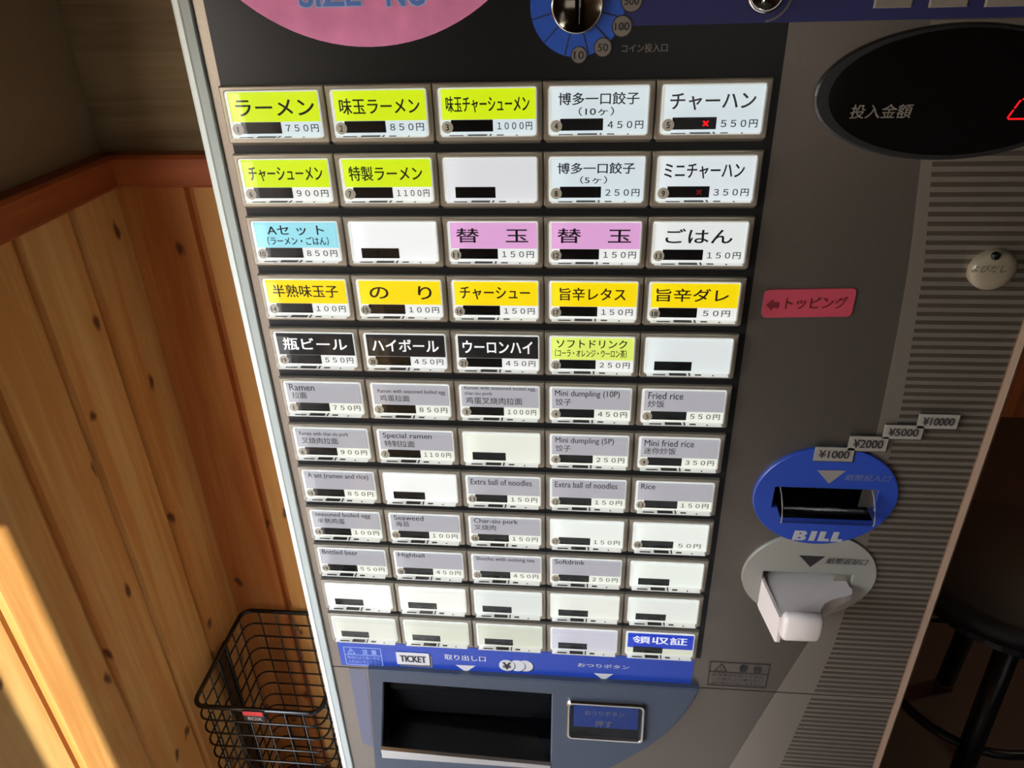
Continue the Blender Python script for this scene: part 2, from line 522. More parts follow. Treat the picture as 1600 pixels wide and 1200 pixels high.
box(bm, (WX0+t, YF-0.09, WZ0), (WX1-t, YF-0.04, WZ0+t)); box(bm, (WX0+t, YF-0.09, WZ1-t), (WX1-t, YF-0.04, WZ1))
MULL = (0.955, 1.007)  # bar set to cut the sun down to a narrow strip
box(bm, (MULL[0], YF-0.09, WZ0+t), (MULL[1], YF-0.04, WZ1-t))
struct('sun_strip_frame', bm, M['window_frame'])  # unseen frame shaped for the sun strip on the left wall
bm = bmesh.new(); box(bm, (-14, -22, -0.2), (14, YF-0.12, -0.08)); box(bm, (-14, YF-0.12, -0.2), (XL-0.1, 6, -0.08)); struct('pavement', bm, M['pavement'])
bm = bmesh.new(); box(bm, (-2.6, -5.0, -0.08), (-2.5, 1.5, 1.1)); struct('added_fence', bm, M['added_fence'])  # unseen fence added for its brown reflection in the buttons
bm = bmesh.new(); box(bm, (-1.5, -11, -0.2), (14, -8.0, 4.6)); struct('sky_block_wall', bm, M['opposite'])  # unseen house added to hold back low sky light from the front

# pine boards of the wainscot: every board is a piece of its wall
PITCH = 0.0907
def plank_bm(u0, u1, z0, z1, wall):
    c, e, d = 0.0068, 0.0054, 0.0085
    prof = [(u0, d), (u0 + e, d), (u0 + c, 0), (u1 - c, 0), (u1 - e, d), (u1, d), (u1, 0.0117), (u0, 0.0117)]
    bm = bmesh.new()
    def P(u, w, z): return (XL - w, u, z) if wall == 'left' else (u, YB + w, z)
    a = [bm.verts.new(P(u, w, z0)) for u, w in prof]; b = [bm.verts.new(P(u, w, z1)) for u, w in prof]
    n = len(prof)
    for i in range(n): bm.faces.new((a[i], a[(i+1) % n], b[(i+1) % n], b[i]))
    bm.faces.new(a); bm.faces.new(b)
    return bm
y1 = YB; i = 0
edge = 0.2495
rows = [(0.2495, YB + 0.011)] + [(0.2495 - PITCH*(k+1), 0.2495 - PITCH*k) for k in range(27)]
for k, (a, b) in enumerate(rows):
    if b > VY1 and a < VY1: a = VY1
    if a < VY0 < b: b = VY0
    if VY0 < (a + b)/2 < VY1: continue
    obj('plank', plank_bm(max(a, YF + 0.001), b, 0.06, RB + 0.004, 'left'), M['pine'], wall_left)
xs = [XL - 0.0064, -0.394] + [-0.394 + PITCH*(k+1) for k in range(9)]
for k in range(len(xs)-1):
    obj('plank', plank_bm(xs[k], xs[k+1], 0.06, RB + 0.004, 'back'), M['pine_red'] if k in (0, 4) else M['pine'], wall_back)
def rail_prof(bm, wall):
    prof = [(0.012, RB), (-0.010, RB), (-0.012, RB+0.003), (-0.012, RT-0.004), (-0.009, RT), (0.012, RT)]
    if wall == 'left': e = [[(XL - w*1.0, y, z) for w, z in prof] for y in (YF + 0.001, YB - 0.0)]
    else: e = [[(x, YB + w, z) for w, z in prof] for x in (XL, XP)]
    a, b = [[bm.verts.new(p) for p in q] for q in e]
    n = len(prof)
    for i in range(n): bm.faces.new((a[i], a[(i+1) % n], b[(i+1) % n], b[i]))
    bm.faces.new(a); bm.faces.new(b)
bm = bmesh.new()
prof = [(0.012, RB), (-0.010, RB), (-0.012, RB+0.003), (-0.012, RT-0.004), (-0.009, RT), (0.012, RT)]
for ya, yb in ((YF + 0.001, VY0), (VY1, YB + 0.010)):
    a = [bm.verts.new((XL - w, ya, z)) for w, z in prof]; b = [bm.verts.new((XL - w, yb, z)) for w, z in prof]
    for i in range(6): bm.faces.new((a[i], a[(i+1) % 6], b[(i+1) % 6], b[i]))
    bm.faces.new(a); bm.faces.new(b)
struct('trim_1', bm, M['rail_y'])
bm = bmesh.new(); rail_prof(bm, 'back'); struct('trim_2', bm, M['rail'])
bm = bmesh.new(); box(bm, (XL-0.012, YF, 0.0), (XL+0.006, VY0, 0.06)); box(bm, (XL-0.012, VY1, 0.0), (XL+0.006, YB, 0.06)); struct('baseboard_left', bm, M['rail_y'])
bm = bmesh.new(); box(bm, (XL+0.006, YB-0.006, 0.0), (XP, YB+0.012, 0.06)); struct('baseboard_back', bm, M['rail'])

# ------------------------------------------------------------------ the ticket machine
XA, XB = -0.1713, 0.3283                   # side faces, drawing units
ZTOP, ZSEAM, ZBOT = 0.19, -0.4895, (0.0 - Z0) / S + 0.03
PF = 0.004                                 # front plane of the panels
mach = thing('ticket_machine', 'tall grey meal ticket vending machine with rows of lit buttons against the wall', 'vending machine', (W(0.0785, 0.15, 0).x, W(0, 0.15, 0).y, 0.0))

bm = bmesh.new()
YBK = (YB - 0.004) / S
ubox(bm, (XA, 0.0225, ZBOT), (XA + 0.003, YBK, ZTOP)); ubox(bm, (XB - 0.003, 0.0225, ZBOT), (XB, YBK, ZTOP))
ubox(bm, (XA + 0.003, YBK - 0.003, ZBOT), (XB - 0.003, YBK, ZTOP))
ubox(bm, (XA + 0.003, 0.0225, ZTOP - 0.003), (XB - 0.003, YBK - 0.003, ZTOP)); ubox(bm, (XA + 0.003, 0.0225, ZBOT), (XB - 0.003, YBK - 0.003, ZBOT + 0.003))
obj('cabinet', bm, M['cabinet'], mach)
bm = bmesh.new(); ubox(bm, (XA + 0.01, 0.03, -Z0/S), (XB - 0.01, YBK - 0.01, ZBOT)); obj('plinth', bm, M['void'], mach)

BIN = rect(0.1937, -0.2895, 0.2638, -0.2712)       # bill inlet opening
BRT = rect(0.1965, -0.3790, 0.2622, -0.3518)       # bill return opening
def grow(r, d):
    x0 = min(p[0] for p in r); x1 = max(p[0] for p in r); z0 = min(p[1] for p in r); z1 = max(p[1] for p in r)
    return rect(x0-d, z0-d, x1+d, z1+d)
bm = bmesh.new()
prism(bm, [rect(XA + 0.010, ZSEAM + 0.0006, XB - 0.0055, ZTOP), grow(BIN, 0.002), grow(BRT, 0.002)], PF, PF + 0.0015)
obj('front_panel', bm, M['silver'], mach)
# sloped tray surround on the lower door
K = 0.20
SY = lambda x, z: -0.003 + K*(z + 0.49)
def sp(px, py):
    p = rp(px, py, K, -0.003); return (p.x, p.z)
TR = [sp(600, 1067), sp(862, 1086), sp(860, 1191), sp(597, 1181)]
bm = bmesh.new()
prism(bm, [rect(XA + 0.010, ZBOT, XB - 0.0055, ZSEAM - 0.0006), grow(TR, 0.001)], PF, PF + 0.0015)
obj('lower_panel', bm, M['silver'], mach)

# corner trims
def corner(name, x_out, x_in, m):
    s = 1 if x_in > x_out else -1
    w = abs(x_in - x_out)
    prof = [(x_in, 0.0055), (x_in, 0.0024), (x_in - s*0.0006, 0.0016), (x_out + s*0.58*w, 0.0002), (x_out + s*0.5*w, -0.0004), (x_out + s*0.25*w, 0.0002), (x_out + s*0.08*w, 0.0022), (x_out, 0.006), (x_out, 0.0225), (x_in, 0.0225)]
    bm = bmesh.new()
    a = [bm.verts.new(W(x, y, ZBOT)) for x, y in prof]; b = [bm.verts.new(W(x, y, ZTOP)) for x, y in prof]
    n = len(prof)
    for i in range(n): bm.faces.new((a[i], a[(i+1) % n], b[(i+1) % n], b[i]))
    bm.faces.new(a); bm.faces.new(b)
    return obj(name, bm, m, mach)
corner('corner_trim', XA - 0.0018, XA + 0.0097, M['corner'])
corner('corner_trim', XB, XB - 0.0056, M['corner_browned'])['label'] = 'corner trim with brownish light in its colour'

# dark backing behind the button block and up to the top
bm = bmesh.new(); prism(bm, [rect(-0.1546, -0.4530, 0.1592, ZTOP - 0.002)], PF - 0.0004, PF)
obj('button_panel', bm, M['smoke'], mach, 'glossy black panel behind the buttons')

# printed light band and stripes of the right side
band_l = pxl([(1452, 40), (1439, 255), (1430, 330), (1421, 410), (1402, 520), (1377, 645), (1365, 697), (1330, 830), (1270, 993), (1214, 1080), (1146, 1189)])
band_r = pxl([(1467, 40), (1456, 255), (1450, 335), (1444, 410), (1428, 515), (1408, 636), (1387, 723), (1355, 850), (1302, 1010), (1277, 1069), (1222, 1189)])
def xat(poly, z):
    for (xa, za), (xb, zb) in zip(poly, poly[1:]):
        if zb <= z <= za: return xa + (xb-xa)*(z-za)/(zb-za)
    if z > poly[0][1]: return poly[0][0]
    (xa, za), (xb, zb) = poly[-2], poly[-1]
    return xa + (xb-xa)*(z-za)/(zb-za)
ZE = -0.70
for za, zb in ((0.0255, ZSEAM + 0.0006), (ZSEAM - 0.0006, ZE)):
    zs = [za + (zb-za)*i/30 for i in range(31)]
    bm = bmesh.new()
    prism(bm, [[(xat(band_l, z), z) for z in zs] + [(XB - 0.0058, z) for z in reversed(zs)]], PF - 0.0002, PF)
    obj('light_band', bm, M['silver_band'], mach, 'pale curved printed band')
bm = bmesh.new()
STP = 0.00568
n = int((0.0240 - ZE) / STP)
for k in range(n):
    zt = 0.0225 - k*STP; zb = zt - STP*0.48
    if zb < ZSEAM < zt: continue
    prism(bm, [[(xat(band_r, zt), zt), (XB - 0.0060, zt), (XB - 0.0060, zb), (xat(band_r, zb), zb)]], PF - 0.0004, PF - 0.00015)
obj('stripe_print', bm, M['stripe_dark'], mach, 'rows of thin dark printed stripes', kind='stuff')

# ---- buttons
PW, PH = 0.062, 0.0381036
mm = 0.001
def bx(c): return (c - 2.5) * PW
def bz(r): return -r * PH
def bezel_bm():
    bm = bmesh.new()
    o = lambda u, v: (bx(0) + u*mm, bz(0) - v*mm)
    outer = [o(0.25, 0.1), o(61.75, 0.1), o(61.75, 31.0), o(60.6, 32.0), o(1.4, 32.0), o(0.25, 31.0)]
    hole = rrect(*o(3.2, 28.9), *o(58.6, 2.7), 0.0016, 3)
    prism(bm, [outer, hole], 0.0, 0.0045, 0.0007, 0.0007)
    # bottom chamfer lip
    pts = [(1.4, 32.0, 0.0008), (60.6, 32.0, 0.0008), (60.2, 34.0, 0.0040), (2.0, 34.0, 0.0040)]
    v = [bm.verts.new(W(o(u, w)[0], y, o(u, w)[1])) for u, w, y in pts]
    bm.faces.new(v)
    return bm
def at(c, r, u, v): return (bx(c) + u*mm, bz(r) - v*mm)

FW = str.maketrans('0123456789', '０１２３４５６７８９')
YG, YEL, PNK, CYA, SOFT, GRY, BLK, BLU, WHT = (214, 240, 16), (255, 224, 4), (226, 166, 216), (156, 226, 240), (226, 242, 110), (176, 174, 180), (22, 20, 20), (34, 62, 190), None
WC, WN, WW = (216, 228, 232), (240, 241, 238), (238, 240, 228)
# row -> buttons: (band colour, card colour, number, price, lines [(text, u0, v0, u1, v1)])
B = [
 [(YG, WC, 1, '750', [('ラーメン', 8.5, 7.6, 55, 16.5)], 'yellow-green card'),
  (YG, WC, 2, '850', [('味玉ラーメン', 8, 7.6, 54.3, 16.2)], 'yellow-green card'),
  (YG, WC, 3, '1000', [('味玉チャーシューメン', 7.5, 7.2, 54.5, 15.8)], 'yellow-green card'),
  (WHT, WC, 4, '450', [('博多一口餃子', 8.8, 6.2, 53, 12.6), ('（10ヶ）', 20, 13.8, 39.5, 18.4)], 'white card'),
  (WHT, WC, 5, '550', [('チャーハン', 8, 7.3, 53.5, 16)], 'white card, red cross in its display')],
 [(YG, WN, 6, '900', [('チャーシューメン', 8.5, 7.6, 54, 16)], 'yellow-green card'),
  (YG, WN, 7, '1100', [('特製ラーメン', 8.3, 7.5, 52.5, 16)], 'yellow-green card'),
  (WHT, (222, 222, 226), 0, '', [], 'blank card'),
  (WHT, WC, 8, '250', [('博多一口餃子', 8.4, 6.2, 52.6, 12.4), ('（5ヶ）', 21.5, 13.8, 37, 18.2)], 'white card'),
  (WHT, (224, 232, 236), 9, '350', [('ミニチャーハン', 7.5, 7, 52, 15.4)], 'white card')],
 [(CYA, WN, 10, '850', [('Aセ ッ ト', 13, 5.4, 49.5, 11.6), ('（ラーメン・ごはん）', 12, 12.6, 51.5, 18.2)], 'pale blue card'),
  (WHT, (246, 246, 246), 0, '', [], 'blank card'),
  (PNK, WN, 11, '150', [('替　玉', 8.5, 7, 52.5, 16)], 'pink card'),
  (PNK, WN, 12, '150', [('替　玉', 8.5, 7, 52.5, 16)], 'pink card'),
  (WHT, (232, 236, 234), 13, '150', [('ごはん', 11, 7, 50, 15.8)], 'white card')],
 [(YEL, WN, 14, '100', [('半熟味玉子', 9, 6.8, 52.5, 15.4)], 'yellow card'),
  (YEL, WN, 15, '100', [('の　り', 11.5, 7, 52, 16)], 'yellow card'),
  (YEL, WN, 16, '150', [('チャーシュー', 8.5, 7, 53, 15.5)], 'yellow card'),
  (YEL, WN, 17, '150', [('旨辛レタス', 10, 7, 51, 15.6)], 'yellow card'),
  (YEL, WN, 18, '50', [('旨辛ダレ', 8, 7, 52, 15.6)], 'yellow card')],
 [(BLK, WN, 19, '550', [('瓶ビール', 9, 7, 53, 16)], 'black card'),
  (BLK, WN, 20, '450', [('ハイボール', 8.5, 7, 53.5, 16)], 'black card'),
  (BLK, WN, 21, '450', [('ウーロンハイ', 8, 7, 54, 16)], 'black card'),
  (SOFT, WN, 22, '250', [('ソフトドリンク', 8, 5, 53.5, 11), ('（コーラ・オレンジ・ウーロン茶）', 7, 12, 53.5, 17.8)], 'pale green card'),
  (WHT, (226, 233, 232), 0, '', [], 'blank card')],
 [(GRY, WW, 1, '750', [('Ramen', 7, 4.8, 25, 10), ('拉面', 8, 11.2, 18.5, 16.4)], 'grey card'),
  (GRY, WW, 2, '850', [('Ramen with seasoned boiled egg', 8, 7.2, 55.5, 11.2), ('鸡蛋拉面', 9, 12, 30, 17)], 'grey card'),
  (GRY, WW, 3, '1000', [('Ramen with seasoned boiled egg,', 7, 3.2, 56, 6.8), ('char-siu pork', 7, 7.6, 26, 11.2), ('鸡蛋叉烧肉拉面', 7.5, 12, 46.5, 17.5)], 'grey card'),
  (GRY, WW, 4, '450', [('Mini dumpling (10P)', 7, 5, 50.5, 11), ('饺子', 7.3, 11.6, 18, 17)], 'grey card'),
  (GRY, WW, 5, '550', [('Fried rice', 7.5, 5, 30.5, 10.3), ('炒饭', 7.5, 11.3, 18.5, 16.8)], 'grey card')],
 [(GRY, WW, 6, '900', [('Ramen with char-siu pork', 7.5, 6.2, 44, 10.4), ('叉烧肉拉面', 8.3, 11.2, 35.5, 16.6)], 'grey card'),
  (GRY, WW, 7, '1100', [('Special ramen', 7.5, 5.2, 43, 11), ('特制拉面', 8, 11.8, 30, 17.3)], 'grey card'),
  (WHT, (234, 236, 222), 0, '', [], 'blank card'),
  (GRY, WW, 8, '250', [('Mini dumpling (5P)', 7.3, 5, 48, 11), ('饺子', 7.3, 11.6, 18, 17)], 'grey card'),
  (GRY, WW, 9, '350', [('Mini fried rice', 7.2, 5, 41, 10.4), ('迷你炒饭', 7, 11.4, 29, 17)], 'grey card')],
 [(GRY, WW, 10, '850', [('A set (ramen and rice)', 7.5, 5, 54, 10.8)], 'grey card'),
  (WHT, (248, 248, 244), 0, '', [], 'blank card'),
  (GRY, WW, 11, '150', [('Extra ball of noodles', 7, 5.4, 52, 10.6)], 'grey card'),
  (GRY, WW, 12, '150', [('Extra ball of noodles', 7, 5.4, 52, 10.6)], 'grey card'),
  (GRY, WW, 13, '150', [('Rice', 7, 4.8, 17, 9.6)], 'grey card')],
 [(GRY, WW, 14, '100', [('seasoned boiled egg', 7.5, 4.2, 51, 9.6), ('半熟鸡蛋', 8.5, 10.2, 30, 15.6)], 'grey card'),
  (GRY, WW, 15, '100', [('Seaweed', 7.5, 4.4, 30.5, 9.2), ('海苔', 8, 10.4, 19, 15.6)], 'grey card'),
  (GRY, WW, 16, '150', [('Char-siu pork', 7.5, 4.4, 41, 10.2), ('叉烧肉', 7.5, 10.6, 24, 15.8)], 'grey card'),
  (WHT, (240, 244, 236), 17, '150', [], 'plain white card'),
  (WHT, (240, 244, 236), 18, '50', [], 'plain white card')],
 [(GRY, WW, 19, '550', [('Bottled beer', 7, 4.2, 36, 9)], 'grey card'),
  (GRY, WW, 20, '450', [('Highball', 7, 4.2, 28, 9.6)], 'grey card'),
  (GRY, WW, 21, '450', [('Shochu with oolong tea', 7, 4.6, 53, 9.6)], 'grey card'),
  (GRY, WW, 22, '250', [('Softdrink', 7, 4, 30, 8.8)], 'grey card'),
  (WHT, (238, 243, 234), 0, '', [], 'blank card')],
 [(WHT, (246, 246, 242), 0, '', [], 'blank card'), (WHT, (244, 244, 236), 0, '', [], 'blank card'), (WHT, (224, 228, 222), 0, '', [], 'blank card'),
  (WHT, (236, 238, 228), 0, '', [], 'blank card'), (WHT, (232, 236, 228), 0, '', [], 'blank card')],
 [(WHT, (224, 224, 210), 0, '', [], 'blank card'), (WHT, (218, 220, 202), 0, '', [], 'blank card'), (WHT, (212, 214, 196), 0, '', [], 'blank card'),
  (WHT, (204, 202, 214), 0, '', [], 'blank card'),
  (BLU, (214, 216, 196), 0, '', [('領収証', 9, 7.4, 53, 15.6)], 'blue card')],
]
# shared part meshes, built at button (0,0)
proto = {}
def part0(key, name, bm, m, **k):
    o = obj(name, bm, m, mach, **k)
    proto[key] = (o, WLOC[o.name].copy())
    return o
LF = -0.0054                                # front of the clear key caps
bezel0 = part0('bezel', 'menu_button', bezel_bm(), M['bezel'])
def lens_bm():
    bm = bmesh.new()
    prism(bm, [rrect(*at(0, 0, 3.9, 28.3), *at(0, 0, 58.1, 3.2), 0.0016, 3)], LF, None)
    return bm
def wall_bm():
    bm = bmesh.new()
    L = rrect(*at(0, 0, 3.9, 28.3), *at(0, 0, 58.1, 3.2), 0.0016, 3)
    f = [bm.verts.new(W(x, LF, z)) for x, z in L]; g = [bm.verts.new(W(x, -0.0004, z)) for x, z in L]
    for i in range(len(L)): j = (i+1) % len(L); bm.faces.new((f[i], f[j], g[j], g[i]))
    return bm
def rim_bm():
    bm = bmesh.new()     # lit frame round the card and the lit floor of the cap
    prism(bm, [rrect(*at(0, 0, 3.3, 28.9), *at(0, 0, 58.5, 2.8), 0.0018, 3), rect(*at(0, 0, 4.9, 28.0), *at(0, 0, 57.9, 3.3))], -0.0004, 0.0022)
    x0, z0 = at(0, 0, 5.0, 28.25); x1, z1 = at(0, 0, 57.0, 27.9)
    ubox(bm, (x0, LF + 0.0005, z0), (x1, -0.0004, z1))
    return bm
def latch_bm():
    bm = bmesh.new()
    for u0, u1, d0, d1 in ((9, 17, 0.0030, 0.0040), (19.5, 30.5, 0.0012, 0.0042), (32, 33, 0.0006, 0.0045), (36, 40, 0.0022, 0.0036), (47, 48, 0.0030, 0.0040)):
        x0, z0 = at(0, 0, u0, 28.1); x1, z1 = at(0, 0, u1, 27.6)
        ubox(bm, (x0, -d1, z0), (x1, -d0, z1))
    return bm
def disp_bm():
    bm = bmesh.new(); prism(bm, [rect(*at(0, 0, 9.8, 26.3), *at(0, 0, 33.7, 19.9))], -0.00035, 0.0002); return bm
def badge_bm():
    bm = bmesh.new(); x, z = at(0, 0, 7.6, 23.8); prism(bm, [ell(x, z, 0.0033, 0.0033, 24)], -0.0006, 0.0); return bm

def place(key, parent, c, r, first):
    o, w = proto[key]
    if first: return o
    n = o.copy(); COL.objects.link(n)
    wl = w + Vector((c*PW*S, 0, -r*PH*S))
    WLOC[n.name] = wl
    n.parent = parent; n.location = wl - WLOC[parent.name]
    return n

for r in range(12):
    for c in range(5):
        band, cc, num, price, lines, desc = B[r][c]
        first = (r == 0 and c == 0)
        btn = bezel0 if first else place('bezel', mach, c, r, False)
        desc2 = (desc + (' marked %d' % num if num else ''))
        btn['label'] = 'button with ' + desc2
        if first:
            for key, nm, f, m in (('lens', 'key_cap', lens_bm, 'lens'), ('wall', 'key_wall', wall_bm, 'lens_wall'), ('rim', 'key_rim', rim_bm, 'rim'), ('latch', 'card_latch', latch_bm, 'slot'), ('disp', 'display_window', disp_bm, 'led'), ('badge', 'number_badge', badge_bm, 'badge')):
                o = obj(nm, f(), M[m], btn); proto[key] = (o, WLOC[o.name].copy())
        else:
            for key in ('lens', 'wall', 'rim', 'latch', 'disp'): place(key, btn, c, r, False)
            if num: place('badge', btn, c, r, False)
        if first and not num: pass
        kk = 0.93
        bm = bmesh.new(); prism(bm, [rect(*at(c, r, 3.7, 28.4), *at(c, r, 58.2, 3.0))], 0.0004, 0.0014)
        obj('menu_card', bm, card_mat(cc), btn)
        if band:
            v1 = 21.0 if band == BLU else 19.8
            v0 = 4.6 if band == BLU else 3.2
            bm = bmesh.new(); prism(bm, [rect(*at(c, r, 4.9, v1), *at(c, r, 58.0, v0))], 0.0002, 0.0004)
            bmat = mat_gray if False else card_mat(band)
            obj('colour_band', bm, bmat, btn)
        if lines:
            big = band != GRY
            m = M['ink_white'] if band in (BLK, BLU) else (M['ink'] if big else M['ink_grey'])
            its = []
            for (s, u0, v0, u1, v1) in lines:
                x0, zt = at(c, r, u0, v0); x1, zb = at(c, r, u1, v1)
                heavy = 0.014 if big and v1 - v0 > 5.5 else (0.008 if big else 0.006)
                its.append((s, x0, zt, x1, zb, 0.0, {'bold': heavy}))
            lettering('lettering', its, m, btn)
        if price:
            u0 = {'50': 37.5}.get(price, 36.3); u1 = 55.9 if price != '50' else 54.0
            x0, zt = at(c, r, u0, 21.4); x1, zb = at(c, r, u1, 25.6)
            lettering('price_lettering', [(price.translate(FW) + '円', x0, zt, x1, zb, 0.0, {'bold': 0.012})], M['ink'], btn)
        if num:
            s = str(num); w = 1.35 if len(s) == 2 else (0.22 if s == '1' else 0.68)
            x0, zt = at(c, r, 7.6 - w*1.25, 22.1); x1, zb = at(c, r, 7.6 + w*1.25, 25.5)
            lettering('badge_number', [(s, x0, zt, x1, zb, -0.0008, {'bold': 0.02})], M['ink'], btn)
        if num in (5, 9) and r < 2:
            x0, zt = at(c, r, 26.4, 21.6); x1, zb = at(c, r, 29.4, 24.6)
            lettering('display_cross', [('×', x0, zt, x1, zb, -0.0006, {'bold': 0.03})], M['red_led'] if num == 5 else M['red_led_dim'], btn, 'glowing red cross' if num == 5 else 'faint red cross')

# ---- blue strip under the buttons with its print
ZB0, ZB1 = -0.4555, -0.4868
bm = bmesh.new(); prism(bm, [rect(-0.1527, ZB1, 0.1543, ZB0)], PF - 0.0003, PF)
strip = obj('blue_strip', bm, M['blue'], mach, 'blue printed strip below the buttons')
YP = PF - 0.0006
def line_box(bm, quad, w, y):
    for i in range(4):
        a, b = Vector(quad[i]), Vector(quad[(i+1) % 4])
        d = (b-a).normalized(); n = Vector((-d.y, d.x)) * w/2; e = d*w/2
        prism(bm, [[tuple(a-e-n), tuple(b+e-n), tuple(b+e+n), tuple(a-e+n)]], y, y + 0.0002)
def seg(bm, a, b, w, y):
    a, b = Vector(a), Vector(b); d = (b-a).normalized(); n = Vector((-d.y, d.x))*w/2
    prism(bm, [[tuple(a-n), tuple(b-n), tuple(b+n), tuple(a+n)]], y, y + 0.0002)
def warning(name, pxq, m, head, rows, parent, label):
    q = pxl(pxq, YP); bm = bmesh.new()
    x0 = (q[0][0] + q[3][0])/2; x1 = (q[1][0] + q[2][0])/2; zt = (q[0][1] + q[1][1])/2; zb = (q[2][1] + q[3][1])/2
    w = x1-x0; h = zt-zb
    line_box(bm, [(x0, zt), (x1, zt), (x1, zb), (x0, zb)], 0.0007, YP)
    zm = zt - h*0.42; seg(bm, (x0, zm), (x1, zm), 0.0006, YP)
    tx = x0 + w*0.19; tw = w*0.1; t0 = zt - h*0.07; t1 = zm + h*0.05
    for a, b in (((tx-tw, t1), (tx, t0)), ((tx, t0), (tx+tw, t1)), ((tx-tw, t1), (tx+tw, t1))): seg(bm, a, b, 0.0006, YP)
    text_bm(bm, '!', tx-0.0004, t0-h*0.10, tx+0.0004, t1+h*0.04, YP)
    text_bm(bm, head[0], x0+w*0.50, t0-h*0.02, x0+w*0.64, t1+h*0.01, YP, bold=0.03); text_bm(bm, head[1], x0+w*0.74, t0-h*0.02, x0+w*0.88, t1+h*0.01, YP, bold=0.03)
    n = len(rows); rh = (zm-zb)/(n + 0.35)
    for i, s in enumerate(rows):
        z = zm - rh*(i + 0.27)
        text_bm(bm, s, x0+w*0.06, z, x0+w*0.94, z - rh*0.72, YP)
    return obj(name, bm, m, parent, label)
warning('caution_notice', [(537, 1010.5), (594, 1014), (598.5, 1040.5), (541.5, 1038)], M['pale_blue_print'], '注意', ['取出口より奥へ手を', '入れないでください'], strip, 'small caution notice in pale print')
def zig(px0, py0, px1, py1, px2, py2, px3, py3):
    a = fp(px0, py0, YP); b = fp(px1, py1, YP); c = fp(px2, py2, YP); d = fp(px3, py3, YP)
    pts = [a, b, c, d]
    n = 6
    for i in range(1, n*2):
        t = i/(n*2); x = d[0] + (a[0]-d[0])*t; z = d[1] + (a[1]-d[1])*t
        pts.append((x + (0.0012 if i % 2 else 0), z))
    return pts
bm = bmesh.new()
back = zig(622, 1023, 674, 1026, 676, 1043, 625, 1040)
prism(bm, [back], YP, YP + 0.0002); obj('ticket_emblem_back', bm, M['grey_print'], strip)
dk = zig(620, 1020.5, 671.5, 1023.5, 673.5, 1041, 622.5, 1038.5)
bm = bmesh.new(); prism(bm, [dk], YP - 0.0002, YP); obj('ticket_emblem_shade', bm, M['dark_print'], strip)
bm = bmesh.new(); prism(bm, [zig(617.5, 1018, 670, 1021, 672, 1039.5, 620, 1037)], YP - 0.0004, YP - 0.0002); obj('ticket_emblem', bm, M['white_print'], strip)
a = fp(625, 1023, YP); b = fp(666, 1034, YP)
lettering('ticket_lettering', [('TICKET', a[0], a[1], b[0], b[1] - 0.0008, YP - 0.0006, {'bold': 0.03})], M['dark_print'], strip)
a = fp(694, 1022, YP); b = fp(759, 1034, YP)
a2 = fp(903, 1036.5, YP); b2 = fp(983, 1046, YP)
lettering('strip_lettering', [('取り出し口', a[0], a[1], b[0], b[1], YP, {'bold': 0.015})], M['white_print'], strip)
lettering('strip_lettering', [('おつりボタン', a2[0], a2[1] + .0006, b2[0], b2[1], YP, {'bold': 0.015})], M['white_print'], strip)
for q in ([(712, 1039), (743, 1040.5), (728, 1050)], [(928, 1052), (958, 1053.5), (943, 1063)]):
    bm = bmesh.new(); prism(bm, [pxl(q, YP)], YP, YP + 0.0002); obj('arrow_mark', bm, M['white_print'], strip)
for k, (cx, cy) in enumerate(((820.5, 1040.8), (808, 1040.2), (792, 1039.6))):
    x, z = fp(cx, cy, YP); rr = 0.0068
    bm = bmesh.new(); prism(bm, [ell(x + 0.0008, z - 0.0004, rr, rr, 32)], YP - 0.0001*k, YP + 0.0002); obj('coin_mark_edge', bm, M['dark_print'], strip)
    bm = bmesh.new(); prism(bm, [ell(x, z, rr, rr, 32)], YP - 0.0001*k - 0.00006, YP + 0.0002); obj('coin_mark', bm, M['white_print'], strip)
x, z = fp(792, 1039.6, YP)
lettering('yen_lettering', [('¥', x - 0.0036, z + 0.0042, x + 0.0036, z - 0.0042, YP - 0.0005, {'bold': 0.03})], M['dark_print'], strip)

# ---- ticket and change tray
outer = [sp(574, 1047), sp(760, 1058), sp(930, 1068), sp(1093, 1078), sp(1086, 1093), sp(1076, 1108), sp(1060, 1128), sp(1040, 1148), sp(1020, 1164), sp(1000, 1176), sp(972, 1192), sp(940, 1208), sp(880, 1230), sp(800, 1250), sp(700, 1262), sp(590, 1262)]
CB = [sp(885, 1090), sp(1006, 1099), sp(1006, 1157), sp(887, 1150)]
bm = bmesh.new(); prism(bm, [outer, TR], SY, PF, 0.0012, 0.0012)
tray = obj('tray_surround', bm, M['slate'], mach, 'slate grey curved tray surround')
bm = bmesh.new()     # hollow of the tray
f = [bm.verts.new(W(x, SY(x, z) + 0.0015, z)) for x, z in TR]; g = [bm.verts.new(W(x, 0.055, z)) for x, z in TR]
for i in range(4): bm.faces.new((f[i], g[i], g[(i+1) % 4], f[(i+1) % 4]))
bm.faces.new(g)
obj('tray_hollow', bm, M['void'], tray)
tx0, tx1 = TR[0][0], TR[1][0]; tz0 = TR[0][1]; tz1 = TR[2][1]
bm = bmesh.new()     # smoked flap hanging from the top of the opening
prof = [(0.012, tz0 - 0.002), (0.006, tz0 - 0.012), (0.0035, tz0 - 0.017), (0.006, tz0 - 0.022), (0.012, tz0 - 0.050), (0.016, tz1 + 0.012)]
A = [bm.verts.new(W(tx0 + 0.0015, y, z)) for y, z in prof]; Bv = [bm.verts.new(W(tx1 - 0.0015, y, z)) for y, z in prof]
for i in range(len(prof)-1): bm.faces.new((A[i], Bv[i], Bv[i+1], A[i+1]))
obj('tray_flap', bm, M['flap'], tray, 'glossy black flap')
bm = bmesh.new()
zl = tz1 - 0.004
